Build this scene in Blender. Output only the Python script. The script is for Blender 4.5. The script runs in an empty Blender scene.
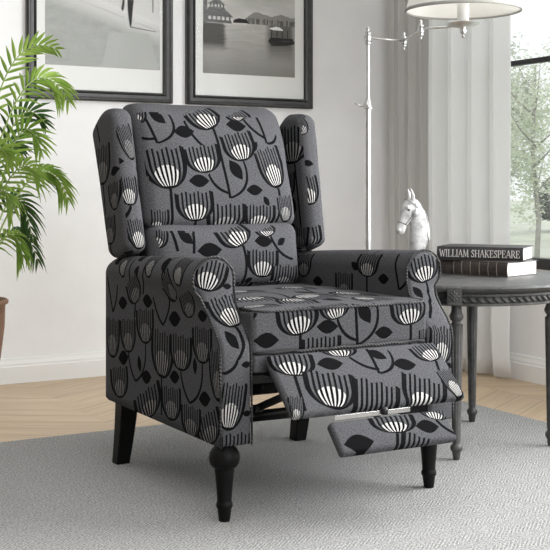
import bpy, bmesh, math, random
from mathutils import Vector, Matrix, noise
random.seed(7)
PI=math.pi
COL=bpy.context.scene.collection
sin,cos,sqrt=math.sin,math.cos,math.sqrt
def lerp(a,b,t): return a+(b-a)*t
def table(pts,x):
    if x<=pts[0][0]: return pts[0][1]
    for (a,b),(c,d) in zip(pts,pts[1:]):
        if x<=c:
            t=(x-a)/(c-a); t=t*t*(3-2*t)
            return b+(d-b)*t
    return pts[-1][1]
# ------------------------------------------------------------ objects
ORG={}
def finish(name,bm,mats,parent=None,loc=None,smooth=True,uv=None,recalc=True):
    """bm is in room coordinates; the object's origin is its thing's base"""
    if recalc: bmesh.ops.recalc_face_normals(bm,faces=bm.faces[:])
    if uv: uv(bm)
    o_loc=Vector(ORG[parent.name]) if parent else Vector(loc or (0,0,0))
    for v in bm.verts: v.co-=o_loc
    me=bpy.data.meshes.new(name); bm.to_mesh(me); bm.free()
    if not isinstance(mats,(list,tuple)): mats=[mats]
    for m in mats: me.materials.append(m)
    for p in me.polygons: p.use_smooth=smooth
    o=bpy.data.objects.new(name,me); COL.objects.link(o)
    ORG[o.name]=tuple(o_loc)
    if parent: o.parent=parent
    else: o.location=o_loc
    return o
def thing(name,label,cat,loc=(0,0,0),group=None):
    o=bpy.data.objects.new(name,None); COL.objects.link(o); o.location=loc; o.empty_display_size=.05
    ORG[o.name]=tuple(loc); return tag(o,label,cat,group)
def tag(o,label,cat,group=None):
    o['label']=label; o['category']=cat
    if group: o['group']=group
    return o
def struct(o,label=None):
    o['kind']='structure'
    if label: o['label']=label
    return o
def auto(o,ang=35):
    me=o.data; me.set_sharp_from_angle(angle=math.radians(ang)); return o
# ------------------------------------------------------------ mesh helpers
def NB(): return bmesh.new()
def grid_face(bm,rows,closed=False,mi=0):
    R=[[bm.verts.new(p) for p in r] for r in rows]
    for a,b in zip(R,R[1:]):
        n=len(a)
        for j in range(n if closed else n-1):
            k=(j+1)%n
            try: f=bm.faces.new((a[j],a[k],b[k],b[j])); f.material_index=mi
            except ValueError: pass
    return R
def cap(bm,loop,mi=0):
    try:
        f=bm.faces.new(loop); f.material_index=mi; return f
    except ValueError: return None
def box(bm,c,s,rot=None,mi=0,bev=0):
    M=Matrix.Translation(Vector(c))
    if rot is not None: M=M@rot
    r=bmesh.ops.create_cube(bm,size=1,matrix=M@Matrix.Diagonal((s[0],s[1],s[2],1)))
    fs={f for v in r['verts'] for f in v.link_faces}
    for f in fs: f.material_index=mi
    if bev:
        es={e for v in r['verts'] for e in v.link_edges}
        bmesh.ops.bevel(bm,geom=list(es),offset=bev,segments=3,affect='EDGES',profile=.5,material=-1)
def lathe(bm,c,prof,n=32,mi=0,flute=0,fr=(0,0),caps=True):
    rows=[]
    for r,z in prof:
        row=[]
        for k in range(n):
            a=2*PI*k/n; rr=r
            if flute and fr[0]<=z<=fr[1]: rr=r*(1-.09*abs(cos(a*flute/2))**3)
            row.append((c[0]+rr*cos(a),c[1]+rr*sin(a),c[2]+z))
        rows.append(row)
    R=grid_face(bm,rows,True,mi)
    if not caps:
        bmesh.ops.remove_doubles(bm,verts=bm.verts,dist=1e-6); return R
    if prof[0][0]>1e-5: cap(bm,R[0][::-1],mi)
    if prof[-1][0]>1e-5: cap(bm,R[-1],mi)
    return R
def tube(bm,pts,r,n=10,mi=0,closed=False):
    pts=[Vector(p) for p in pts]; N=len(pts); rows=[]; up=None
    for i,p in enumerate(pts):
        a=pts[(i-1)%N] if (i or closed) else p; b=pts[(i+1)%N] if (i<N-1 or closed) else p
        t=(b-a).normalized()
        if up is None: up=t.orthogonal().normalized()
        up=(up-t*up.dot(t)).normalized(); s=t.cross(up)
        rr=r(i/(N-1)) if callable(r) else r
        rows.append([tuple(p+rr*(up*cos(2*PI*k/n)+s*sin(2*PI*k/n))) for k in range(n)])
    R=grid_face(bm,rows,True,mi)
    if closed:
        a,b=R[-1],R[0]
        # align the seam
        best=min(range(n),key=lambda q:sum((a[k].co-b[(k+q)%n].co).length for k in range(n)))
        for k in range(n): bm.faces.new((a[k],a[(k+1)%n],b[(k+1+best)%n],b[(k+best)%n])).material_index=mi
    else: cap(bm,R[0][::-1],mi); cap(bm,R[-1],mi)
def rbox(bm,lo,hi,r,n=14,warp=None,mi=0):
    """rounded box between corners with edge radius r (scalar), warped by a function of (x,y,z,a,b,c in -1..1)"""
    c=[(lo[i]+hi[i])/2 for i in range(3)]; H=[(hi[i]-lo[i])/2 for i in range(3)]
    r=min(r,min(H)*.999)
    def ax(i):
        k=5; flat=[-(H[i]-r)+2*(H[i]-r)*t/n for t in range(n+1)]
        lowp=[-(H[i]-r)-r*math.tan(PI/4*(k-q)/k) for q in range(k)]
        return lowp+flat+[-x for x in lowp[::-1]]
    A=[ax(i) for i in range(3)]; cache={}
    def vert(p):
        key=tuple(round(x,6) for x in p)
        if key in cache: return cache[key]
        q=[max(-(H[i]-r),min(H[i]-r,p[i])) for i in range(3)]
        d=Vector([p[i]-q[i] for i in range(3)])
        if d.length>1e-9: d=d.normalized()*r
        w=[q[i]+d[i] for i in range(3)]; nrm=[w[i]/H[i] for i in range(3)]
        w=[w[i]+c[i] for i in range(3)]
        if warp: w=warp(w[0],w[1],w[2],*nrm)
        cache[key]=bm.verts.new(w); return cache[key]
    for i in range(3):
        j,k=(i+1)%3,(i+2)%3
        for s in (-1,1):
            for a in range(len(A[j])-1):
                for b in range(len(A[k])-1):
                    vs=[]
                    for (u,v) in ((a,b),(a+1,b),(a+1,b+1),(a,b+1)):
                        p=[0,0,0]; p[i]=s*H[i]; p[j]=A[j][u]; p[k]=A[k][v]; vs.append(vert(p))
                    if s<0: vs=vs[::-1]
                    try: bm.faces.new(vs).material_index=mi
                    except ValueError: pass
# ------------------------------------------------------------ materials
class NT:
    def __init__(s,tree): s.t=tree; s.n=tree.nodes; s.l=tree.links
    def put(s,sock,v):
        if v is None: return
        if isinstance(v,bpy.types.NodeSocket): s.l.new(v,sock)
        else: sock.default_value=v
    def m(s,op,a,b=None,c=None,clamp=False):
        n=s.n.new('ShaderNodeMath'); n.operation=op; n.use_clamp=clamp
        for i,v in enumerate((a,b,c)): s.put(n.inputs[i],v)
        return n.outputs[0]
    def vm(s,op,a,b=None,scale=None):
        n=s.n.new('ShaderNodeVectorMath'); n.operation=op
        s.put(n.inputs[0],a); s.put(n.inputs[1],b)
        if scale is not None: s.put(n.inputs['Scale'],scale)
        return n.outputs['Value'] if op in('DOT_PRODUCT','LENGTH','DISTANCE') else n.outputs[0]
    def sep(s,v):
        n=s.n.new('ShaderNodeSeparateXYZ'); s.l.new(v,n.inputs[0]); return n.outputs[0],n.outputs[1],n.outputs[2]
    def comb(s,x,y,z=0.):
        n=s.n.new('ShaderNodeCombineXYZ')
        for i,v in enumerate((x,y,z)): s.put(n.inputs[i],v)
        return n.outputs[0]
    def noise(s,vec,scale,detail=3,rough=.55,dist=0,out=0):
        n=s.n.new('ShaderNodeTexNoise'); s.put(n.inputs['Vector'],vec); n.inputs['Scale'].default_value=scale
        n.inputs['Detail'].default_value=detail; n.inputs['Roughness'].default_value=rough; n.inputs['Distortion'].default_value=dist
        return n.outputs[out]
    def mix(s,f,a,b,kind='MIX'):
        n=s.n.new('ShaderNodeMix'); n.data_type='RGBA'; n.blend_type=kind; n.clamp_factor=True
        s.put(n.inputs['Factor'],f)
        for k,v in ((6,a),(7,b)):
            if not isinstance(v,bpy.types.NodeSocket) and len(v)==3: v=(*v,1)
            s.put(n.inputs[k],v)
        return n.outputs[2]
    def maprange(s,v,a,b,c,d):
        n=s.n.new('ShaderNodeMapRange'); n.clamp=True
        for i,x in enumerate((v,a,b,c,d)): s.put(n.inputs[i],x)
        return n.outputs[0]
    def geo(s,which='Position'): return s.n.new('ShaderNodeNewGeometry').outputs[which]
    def uv(s): 
        n=s.n.new('ShaderNodeTexCoord'); return n.outputs['UV']
    def obj(s): return s.n.new('ShaderNodeTexCoord').outputs['Object']
    def bump(s,h,strength=.3,dist=.001):
        n=s.n.new('ShaderNodeBump'); n.inputs['Strength'].default_value=strength; n.inputs['Distance'].default_value=dist
        s.l.new(h,n.inputs['Height']); return n.outputs[0]
def material(name,rough=.5,color=None,metal=0,spec=.5,**kw):
    m=bpy.data.materials.new(name); m.use_nodes=True; nt=NT(m.node_tree)
    b=m.node_tree.nodes['Principled BSDF']
    b.inputs['Roughness'].default_value=rough; b.inputs['Metallic'].default_value=metal
    b.inputs['Specular IOR Level'].default_value=spec
    if color: b.inputs['Base Color'].default_value=(*color,1)
    for k,v in kw.items(): b.inputs[k.replace('_',' ')].default_value=v
    return m,nt,b
def srgb(r,g,b):
    f=lambda c:(c/255/12.92) if c/255<=.04045 else ((c/255+.055)/1.055)**2.4
    return (f(r),f(g),f(b))
def mottled(name,c1,c2,scale=8,rough=.5,metal=0,bump=.1,bscale=60,spec=.5,dist=.001):
    m,nt,b=material(name,rough,metal=metal,spec=spec)
    o=nt.obj()
    f=nt.maprange(nt.noise(o,scale,4),.35,.65,0.,1.)
    nt.l.new(nt.mix(f,c1,c2),b.inputs['Base Color'])
    if bump: nt.l.new(nt.bump(nt.noise(o,bscale,3),bump,dist),b.inputs['Normal'])
    return m
# ---- woven upholstery with printed tulips, leaves and stems
def group(name,ins,outs):
    g=bpy.data.node_groups.new(name,'ShaderNodeTree')
    for n,t in ins: g.interface.new_socket(n,in_out='INPUT',socket_type=t)
    for n,t in outs: g.interface.new_socket(n,in_out='OUTPUT',socket_type=t)
    gi=g.nodes.new('NodeGroupInput'); go=g.nodes.new('NodeGroupOutput')
    return g,NT(g),gi.outputs,go.inputs
F='NodeSocketFloat'; V='NodeSocketVector'
def motif_group(kind):
    g,nt,I,O=group('motif_'+kind,[('UV',V),('Ink',F),('White',F),('Base',V),('Axis',V),('Inv',V),('P',F)],[('UV',V),('Ink',F),('White',F)])
    uv,ink,wh,base,axis,inv,P=[I[i] for i in range(7)]
    d=nt.vm('SUBTRACT',uv,base)
    b=nt.vm('DOT_PRODUCT',d,axis)
    ax,ay,_=nt.sep(axis); side=nt.comb(ay,nt.m('MULTIPLY',ax,-1.))
    a=nt.vm('DOT_PRODUCT',d,side)
    ix,iy,_=nt.sep(inv)
    X=nt.m('MULTIPLY',a,ix); Y=nt.m('MULTIPLY',b,iy)
    if kind=='tulip':
        t=nt.m('MULTIPLY',Y,1.7,clamp=True)
        solid=nt.m('GREATER_THAN',P,.01); comb=nt.m('SUBTRACT',1.,solid); t=nt.m('MAXIMUM',t,comb)
        W=nt.m('SQRT',nt.m('MULTIPLY',t,nt.m('SUBTRACT',2.,t)))
        s=nt.m('DIVIDE',X,nt.m('MAXIMUM',W,.06))
        As=nt.m('ABSOLUTE',s)
        edge=nt.m('ABSOLUTE',X)
        cell=nt.m('PINGPONG',nt.m('MULTIPLY',s,4.5),.5)
        thr=nt.maprange(Y,.1,.8,.30,.22)
        line=nt.m('LESS_THAN',cell,thr)
        line=nt.m('MAXIMUM',line,nt.m('GREATER_THAN',As,.94))
        line=nt.m('MAXIMUM',line,nt.m('MULTIPLY',solid,nt.m('LESS_THAN',Y,.07)))
        tip=nt.m('ADD',.95,nt.m('MULTIPLY',nt.m('SINE',nt.m('MULTIPLY',s,9.)),.04))
        ins=nt.m('MULTIPLY',nt.m('LESS_THAN',As,1.06),nt.m('MULTIPLY',nt.m('GREATER_THAN',Y,.0),nt.m('LESS_THAN',Y,tip)))
        I2=nt.m('MULTIPLY',line,ins)
        q=nt.m('ADD',nt.m('POWER',nt.m('MULTIPLY',nt.m('ABSOLUTE',X),1.68),2.),nt.m('POWER',nt.m('ABSOLUTE',nt.m('DIVIDE',nt.m('SUBTRACT',Y,.31),.26)),2.))
        oval=nt.m('LESS_THAN',q,1.)
        nohole=nt.m('MULTIPLY',nt.m('MULTIPLY',oval,ins),P)
        # outside the oval the weave between the ribs is a little darker
        w2=nt.m('MULTIPLY',nohole,nt.m('SUBTRACT',1.,line))
        shade=nt.m('MULTIPLY',nt.m('MULTIPLY',ins,nt.m('MULTIPLY',solid,nt.m('SUBTRACT',1.,oval))),nt.maprange(Y,.08,.42,.9,.0))
        I2=nt.m('MAXIMUM',I2,shade)
        ino=nt.m('MAXIMUM',nt.m('MULTIPLY',ink,nt.m('SUBTRACT',1.,ins)),I2)
        wo=nt.m('MAXIMUM',nt.m('MULTIPLY',wh,nt.m('SUBTRACT',1.,ins)),w2)
    elif kind=='leaf':
        t=nt.m('MULTIPLY',Y,1.,clamp=True)
        w=nt.m('MULTIPLY',nt.m('POWER',nt.m('MULTIPLY',nt.m('MULTIPLY',t,nt.m('SUBTRACT',1.,t)),4.),1.15),P)
        I2=nt.m('LESS_THAN',nt.m('ABSOLUTE',X),w)
        I2=nt.m('MULTIPLY',I2,nt.m('GREATER_THAN',w,.001))
        ino=nt.m('MAXIMUM',ink,I2); wo=nt.m('MULTIPLY',wh,nt.m('SUBTRACT',1.,I2))
    else:
        t=nt.m('MULTIPLY',Y,1.,clamp=True)
        w=nt.m('MULTIPLY',nt.m('MULTIPLY',nt.m('MULTIPLY',t,nt.m('SUBTRACT',1.,t)),4.),P)
        dx=nt.m('ABSOLUTE',nt.m('SUBTRACT',X,w))
        I2=nt.m('LESS_THAN',nt.m('DIVIDE',dx,iy),.0042)
        I2=nt.m('MULTIPLY',I2,nt.m('MULTIPLY',nt.m('GREATER_THAN',Y,0.),nt.m('LESS_THAN',Y,1.)))
        ino=nt.m('MAXIMUM',ink,I2); wo=nt.m('MULTIPLY',wh,nt.m('SUBTRACT',1.,I2))
    nt.l.new(nt.vm('ADD',uv,nt.comb(nt.m('MULTIPLY',ino,1e-7),0.)),O[0]); nt.l.new(ino,O[1]); nt.l.new(wo,O[2])
    return g
GR={k:motif_group(k) for k in('tulip','leaf','stem')}
def upholstery(name,motifs,tile=None):
    m,nt,b=material(name,.95,spec=.04)
    uv=nt.uv(); st=uv
    if tile:
        x,y,_=nt.sep(uv); st=nt.comb(nt.m('MULTIPLY',nt.m('FRACT',nt.m('DIVIDE',x,tile[0])),tile[0]),nt.m('MULTIPLY',nt.m('FRACT',nt.m('DIVIDE',y,tile[1])),tile[1]))
    ink=None;wh=None
    for q in sorted(motifs,key=lambda q:'SLT'.index(q[0])):
        k,x0,y0,x1,y1,p,w=q
        dx,dy=x1-x0,y1-y0; Ln=math.hypot(dx,dy) or .01
        n=nt.n.new('ShaderNodeGroup'); n.node_tree=GR[{'T':'tulip','L':'leaf','S':'stem'}[k]]
        nt.l.new(st,n.inputs[0]); st=n.outputs[0]
        if ink is not None: nt.l.new(ink,n.inputs[1]); nt.l.new(wh,n.inputs[2])
        n.inputs[3].default_value=(x0,y0,0); n.inputs[4].default_value=(dx/Ln,dy/Ln,0)
        if k=='T': n.inputs[5].default_value=(1/p,1/Ln,0); n.inputs[6].default_value=w
        else: n.inputs[5].default_value=(1/Ln,1/Ln,0); n.inputs[6].default_value=p
        ink,wh=n.outputs[1],n.outputs[2]
    # heathered weave
    wv=nt.vm('MULTIPLY',uv,(620.,190.,1.)); n1=nt.noise(wv,1.,2)
    wv2=nt.vm('MULTIPLY',uv,(190.,620.,1.)); n2=nt.noise(wv2,1.,2)
    w=nt.m('MULTIPLY',nt.m('ADD',n1,n2),.5)
    f=nt.maprange(w,.38,.62,0.,1.)
    base=nt.mix(f,FAB[0],FAB[1])
    c=nt.mix(wh,base,nt.mix(f,FAB[2],FAB[3]))
    c=nt.mix(ink,c,nt.mix(f,FAB[4],FAB[5]))
    nt.l.new(c,b.inputs['Base Color'])
    
    nt.l.new(nt.bump(w,.35,.0008),b.inputs['Normal'])
    return m
FAB=((.042,.042,.045),(.106,.106,.112),(.32,.315,.305),(.56,.55,.535),(.003,.003,.0035),(.008,.008,.0085))
def box_uv(kind='box',top=0,yref=0):
    def f(bm):
        L=bm.loops.layers.uv.new('UVMap')
        for fc in bm.faces:
            n=fc.normal
            ax=abs(n.x)>max(abs(n.y),abs(n.z))*1.0
            az=abs(n.z)>max(abs(n.y)*1.0,abs(n.x))
            for lp in fc.loops:
                p=lp.vert.co
                if az: lp[L].uv=(p.x,top+(p.y-yref))
                elif ax: lp[L].uv=(-p.y,p.z)
                else: lp[L].uv=(p.x,p.z)
    return f
MOTIFS={
 'back':[('T',1.373,0.779,1.361,0.899,0.0615,1),('T',1.491,0.825,1.481,0.906,0.0567,1),('T',1.537,0.957,1.498,1.044,0.0594,1),('T',1.617,0.861,1.603,0.947,0.053,1),('T',1.65,0.987,1.623,1.04,0.0472,1),('T',1.726,0.781,1.698,0.904,0.0456,1),('T',1.543,0.646,1.543,0.737,0.0625,0.4),('T',1.654,0.656,1.657,0.733,0.0509,1),('T',1.747,0.678,1.743,0.76,0.026,0.6),('T',1.446,0.686,1.443,0.773,0.0578,1),('T',1.33,0.639,1.33,0.722,0.0329,1),('L',1.345,1.01,1.389,0.968,0.27,0),('L',1.405,0.943,1.472,0.947,0.27,0),('L',1.43,0.802,1.498,0.802,0.27,0),('L',1.583,0.97,1.65,0.966,0.27,0),('L',1.57,0.864,1.606,0.805,0.27,0),('L',1.613,0.775,1.671,0.775,0.27,0),('S',1.287,0.943,1.348,0.924,0.15,0),('S',1.321,1.015,1.352,0.91,0,0),('S',1.352,0.91,1.398,1.017,0.3,0),('S',1.537,0.957,1.558,0.752,0,0),('S',1.498,0.822,1.558,0.766,0.15,0),('S',1.558,0.752,1.617,0.861,0.25,0),('S',1.65,0.987,1.708,0.931,0.1,0),('S',1.695,1.021,1.708,0.916,0,0),('S',1.708,0.916,1.75,0.941,0.2,0),('S',1.726,0.781,1.712,0.679,-0.08,0),('S',1.373,0.779,1.373,0.672,0,0),('S',1.446,0.686,1.449,0.631,0,0),('L',1.29,0.889,1.314,0.85,0.27,0),('S',1.491,0.904,1.449,0.978,-0.1,0),('L',1.64,0.888,1.674,0.919,0.27,0),('L',1.386,0.75,1.417,0.729,0.27,0),('L',1.671,0.757,1.688,0.727,0.27,0),('T',1.302,0.966,1.311,1.02,0.0292,1)],
 'lumbar':[('T',1.576,0.616,1.54,0.689,0.0588,1),('T',1.636,0.521,1.642,0.603,0.0509,1),('T',1.674,0.64,1.656,0.69,0.0397,1),('T',1.713,0.471,1.72,0.556,0.0472,0.7),('T',1.313,0.612,1.324,0.667,0.0286,1),('L',1.379,0.666,1.419,0.623,0.27,0),('L',1.429,0.603,1.508,0.606,0.27,0),('L',1.616,0.627,1.679,0.625,0.27,0),('L',1.579,0.503,1.606,0.522,0.27,0),('S',1.357,0.681,1.373,0.604,0,0),('S',1.429,0.685,1.419,0.597,0,0),('S',1.576,0.616,1.563,0.48,-0.1,0),('S',1.674,0.64,1.748,0.57,0.15,0),('T',1.498,0.506,1.492,0.569,0.0302,0.6),('T',1.425,0.509,1.416,0.572,0.0366,0.7),('L',1.336,0.586,1.373,0.573,0.27,0),('S',1.498,0.506,1.498,0.46,0,0),('L',1.693,0.613,1.724,0.633,0.27,0)],
 'seat':[('T',1.433,0.429,1.421,0.507,0.0562,1),('T',1.538,0.462,1.526,0.516,0.0429,1),('T',1.761,0.434,1.752,0.505,0.0562,1),('T',1.492,0.365,1.492,0.423,0.0546,0),('T',1.815,0.366,1.815,0.423,0.027,0),('L',1.307,0.423,1.375,0.421,0.27,0),('L',1.478,0.446,1.541,0.444,0.27,0),('L',1.6,0.502,1.636,0.446,0.27,0),('L',1.648,0.421,1.705,0.419,0.27,0),('S',1.433,0.429,1.433,0.386,0,0),('S',1.597,0.394,1.591,0.508,0,0),('S',1.538,0.462,1.597,0.406,0.15,0),('S',1.597,0.394,1.651,0.505,0.25,0),('S',1.761,0.434,1.761,0.383,0,0),('S',1.315,0.489,1.293,0.426,0.1,0),('T',1.42,0.74,1.4,0.64,0.06,0.8),('T',1.55,0.7,1.58,0.6,0.06,0.8),('T',1.72,0.75,1.7,0.64,0.06,0.8),('L',1.36,0.7,1.32,0.76,0.27,0),('S',1.48,0.6,1.5,0.85,0.1,0),('S',1.64,0.6,1.66,0.85,-0.1,0),('L',1.62,0.72,1.58,0.78,0.27,0),('T',1.35,0.6,1.36,0.53,0.05,0.7),('T',1.5,0.66,1.47,0.55,0.05,0.8),('T',1.68,0.62,1.7,0.53,0.05,0.8),('T',1.46,0.92,1.48,0.82,0.055,0.8),('T',1.66,0.94,1.64,0.84,0.055,0.8),('L',1.6,0.56,1.56,0.62,0.27,0),('L',1.76,0.8,1.79,0.88,0.27,0)],
 'rest':[('T',1.3763,-0.0719,1.3913,0.0018,0.0577,1),('T',1.4404,-0.1719,1.4655,-0.0692,0.0631,1),('T',1.5265,-0.0294,1.531,0.0172,0.0496,1),('T',1.5345,-0.229,1.5862,-0.109,0.0587,0),('T',1.6757,-0.2177,1.7276,-0.1118,0.0587,1),('T',1.7908,-0.0644,1.7737,-0.0043,0.0473,1),('T',1.8066,-0.1791,1.7951,-0.0904,0.0247,1),('T',1.328,-0.2084,1.3561,-0.1249,0.0183,1),('L',1.4471,-0.045,1.5201,-0.0492,0.27,0),('L',1.6554,-0.0657,1.7238,-0.0738,0.27,0),('L',1.6036,-0.0147,1.6497,-0.0475,0.27,0),('S',1.5458,-0.0313,1.6105,-0.078,0.12,0),('S',1.6046,-0.0897,1.6665,-0.0205,0.25,0),('S',1.6094,-0.0089,1.6046,-0.0897,0,0),('S',1.3763,-0.0719,1.3639,-0.1684,0,0),('S',1.7908,-0.0644,1.7708,-0.1444,0,0)],
 'flap':[('T',1.5884,-0.0533,1.593,0.0001,0.0603,1),('T',1.7139,-0.03,1.7238,0.0079,0.0391,1),('T',1.6283,-0.1321,1.6587,-0.0698,0.0573,0),('L',1.4365,-0.0636,1.5178,-0.0659,0.27,0),('L',1.6462,-0.0413,1.7133,-0.0492,0.27,0),('S',1.5884,-0.0533,1.5702,-0.0985,0,0),('S',1.7139,-0.03,1.7553,-0.0733,0.1,0)],
 'armL':[('T',-3.079,0.302,-3.079,0.417,0.0525,0.35),('T',-2.961,0.331,-2.969,0.426,0.053,0.35),('T',-2.844,0.369,-2.851,0.464,0.0562,0.35),('T',-2.741,0.294,-2.734,0.418,0.0668,0.35),('T',-2.625,0.328,-2.625,0.42,0.0625,0.35),('T',-2.503,0.362,-2.506,0.452,0.0519,0.35),('T',-2.416,0.285,-2.432,0.409,0.0387,0.35),('T',-3.019,0.198,-3.034,0.285,0.0625,0.35),('T',-2.811,0.179,-2.844,0.25,0.0901,0.35),('T',-2.679,0.195,-2.685,0.282,0.0578,0.35),('T',-2.453,0.178,-2.485,0.248,0.0673,0.35),('T',-2.567,0.173,-2.567,0.253,0.0541,0.35),('T',-2.902,0.473,-2.933,0.538,0.0514,0.35),('T',-2.567,0.466,-2.585,0.528,0.0424,0.35),('T',-2.637,0.508,-2.697,0.559,0.0376,0.35),('L',-3.034,0.306,-2.961,0.32,0.27,0),('L',-2.871,0.278,-2.805,0.287,0.27,0),('L',-2.691,0.304,-2.631,0.312,0.27,0),('L',-2.523,0.275,-2.458,0.285,0.27,0),('L',-2.892,0.334,-2.878,0.288,0.27,0),('L',-2.545,0.373,-2.542,0.33,0.27,0),('L',-3.034,0.461,-2.969,0.467,0.27,0),('L',-2.864,0.484,-2.798,0.484,0.27,0),('L',-2.697,0.451,-2.625,0.457,0.27,0),('L',-2.528,0.474,-2.474,0.48,0.27,0),('S',-2.961,0.331,-2.912,0.261,0.1,0),('S',-2.912,0.261,-2.844,0.369,0.2,0),('S',-2.625,0.328,-2.573,0.257,0.1,0),('S',-2.573,0.257,-2.503,0.362,0.2,0),('S',-2.741,0.294,-2.741,0.199,0,0),('S',-2.792,0.498,-2.731,0.431,0.1,0),('S',-2.731,0.431,-2.685,0.58,0.15,0),('S',-3.117,0.528,-3.075,0.432,0,0),('S',-3.075,0.432,-3.041,0.511,0.1,0),('S',-2.912,0.477,-2.919,0.431,0,0),('T',-2.99,0.535,-3.01,0.625,0.032,0.6),('T',-2.6,0.545,-2.585,0.63,0.036,0.7),('L',-3.09,0.6,-3.04,0.57,0.3,0),('T',-2.79,0.55,-2.81,0.635,0.034,0.6),('L',-2.93,0.63,-2.88,0.59,0.3,0),('L',-2.72,0.62,-2.68,0.57,0.3,0),('S',-2.86,0.5,-2.84,0.66,0.12,0),('S',-2.69,0.5,-2.65,0.66,-0.15,0),('S',-2.95,0.5,-2.96,0.66,0.1,0),('L',-2.9,0.545,-2.87,0.575,0.3,0)],
 'armLf':[('T',1.223,0.537,1.244,0.615,0.0477,1),('T',1.278,0.454,1.264,0.526,0.044,1),('L',1.268,0.547,1.295,0.545,0.27,0),('L',1.243,0.448,1.27,0.406,0.27,0),('L',1.273,0.369,1.302,0.369,0.27,0),('S',1.278,0.454,1.265,0.381,-0.15,0),('S',1.226,0.352,1.265,0.381,0.15,0),('T',1.238,0.219,1.254,0.331,0.036,1),('L',1.275,0.255,1.302,0.254,0.27,0),('T',1.264,0.113,1.264,0.214,0.045,0)],
 'armR':[('T',1.877,0.532,1.86,0.604,0.053,1),('L',1.83,0.522,1.852,0.492,0.27,0),('S',1.877,0.532,1.842,0.444,-0.1,0),('T',1.855,0.322,1.867,0.427,0.0376,1),('L',1.874,0.328,1.897,0.314,0.27,0),('T',1.874,0.233,1.874,0.31,0.0344,1),('T',-2.683,0.534,-2.683,0.601,0.0525,0.8),('L',-2.629,0.533,-2.577,0.536,0.27,0),('S',-2.559,0.61,-2.531,0.511,0,0),('S',-2.531,0.511,-2.486,0.598,0.2,0),('T',-3.023,0.511,-3.029,0.583,0.044,0.6),('L',-2.971,0.503,-2.914,0.504,0.27,0),('S',-2.683,0.534,-2.683,0.484,0,0),('T',-2.8,0.46,-2.8,0.541,0.0445,0.4),('L',-2.764,0.571,-2.728,0.551,0.27,0),('T',-2.95,0.3,-2.95,0.42,0.04,0.5),('T',-2.7,0.3,-2.7,0.42,0.04,0.5)],
 'wingL':[('T',-3.166,0.79,-3.183,0.906,0.0668,0.35),('T',-3.071,0.719,-3.086,0.801,0.0398,0.35),('T',-3.117,0.619,-3.125,0.704,0.0493,0.35),('L',-3.102,0.821,-3.056,0.838,0.27,0),('S',-3.228,0.966,-3.195,0.915,0,0),('S',-3.166,0.79,-3.148,0.704,0,0),('S',-3.117,0.619,-3.109,0.57,0,0),('T',1.252,0.732,1.249,0.815,0.0286,1),('L',1.213,0.858,1.249,0.858,0.27,0),('T',1.213,0.939,1.21,0.989,0.0186,1),('T',1.276,0.86,1.252,0.963,0.0223,0.3),('T',1.267,0.611,1.258,0.698,0.0286,1),('S',1.252,0.732,1.216,0.688,-0.1,0)],
 'wingR':[('T',1.843,0.729,1.83,0.817,0.0376,1),('L',1.828,0.86,1.864,0.854,0.27,0),('T',1.843,0.945,1.825,0.993,0.0228,1),('T',1.828,0.593,1.821,0.666,0.045,0.3),('T',-3.108,0.855,-3.115,0.976,0.0843,0.4),('T',-3.139,0.74,-3.139,0.834,0.0461,0.5),('L',-3.1,0.691,-3.1,0.753,0.27,0),('S',-3.094,0.855,-3.054,0.649,0,0),('S',-3.155,0.721,-3.058,0.649,0.1,0),('T',-3.064,0.591,-3.064,0.664,0.0445,0.2)],
}
KEY,FILL,TOP,EXPO=118,58,40,-0.40
# ================================================================ camera
YAW=math.radians(29.6)
cam_d=bpy.data.cameras.new('camera'); cam=bpy.data.objects.new('camera',cam_d); COL.objects.link(cam)
cam.location=(0,0,.79); cam.rotation_euler=(PI/2,0,-YAW)
cam_d.sensor_width=36; cam_d.lens=36*1162/550; cam_d.shift_y=-90/550; cam_d.clip_start=.05; cam_d.clip_end=200
bpy.context.scene.camera=cam
def C2R(r,d): return (r*cos(YAW)+d*sin(YAW),-r*sin(YAW)+d*cos(YAW))   # survey helper: right/ahead of the tripod -> room
WY=4.596; WX=3.241; FZ=-.008; CZ=2.75; LX=-3.6; RY=-1.6
# ================================================================ setting
# walls: plaster
def plaster(name,c1,c2):
    m,nt,b=material(name,.85,spec=.2); o=nt.obj()
    f=nt.maprange(nt.noise(o,3.2,5,.6),.35,.65,0.,1.)
    nt.l.new(nt.mix(f,c1,c2),b.inputs['Base Color'])
    nt.l.new(nt.bump(nt.noise(o,9,5,.6),.12,.01),b.inputs['Normal']); return m
M_wall=plaster('white_plaster',(.80,.80,.80),(.85,.85,.85))
M_trim,_,_=material('white_paint',.45,(.80,.80,.79))
M_ceil=plaster('ceiling_paint',(.82,.82,.82),(.86,.86,.86))
bm=NB(); box(bm,((LX+WX)/2,WY+.06,(FZ+CZ)/2),(WX-LX+.24,.12,CZ-FZ)); struct(finish('wall_back',bm,M_wall,smooth=False),'white plaster wall behind the armchair')
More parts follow.
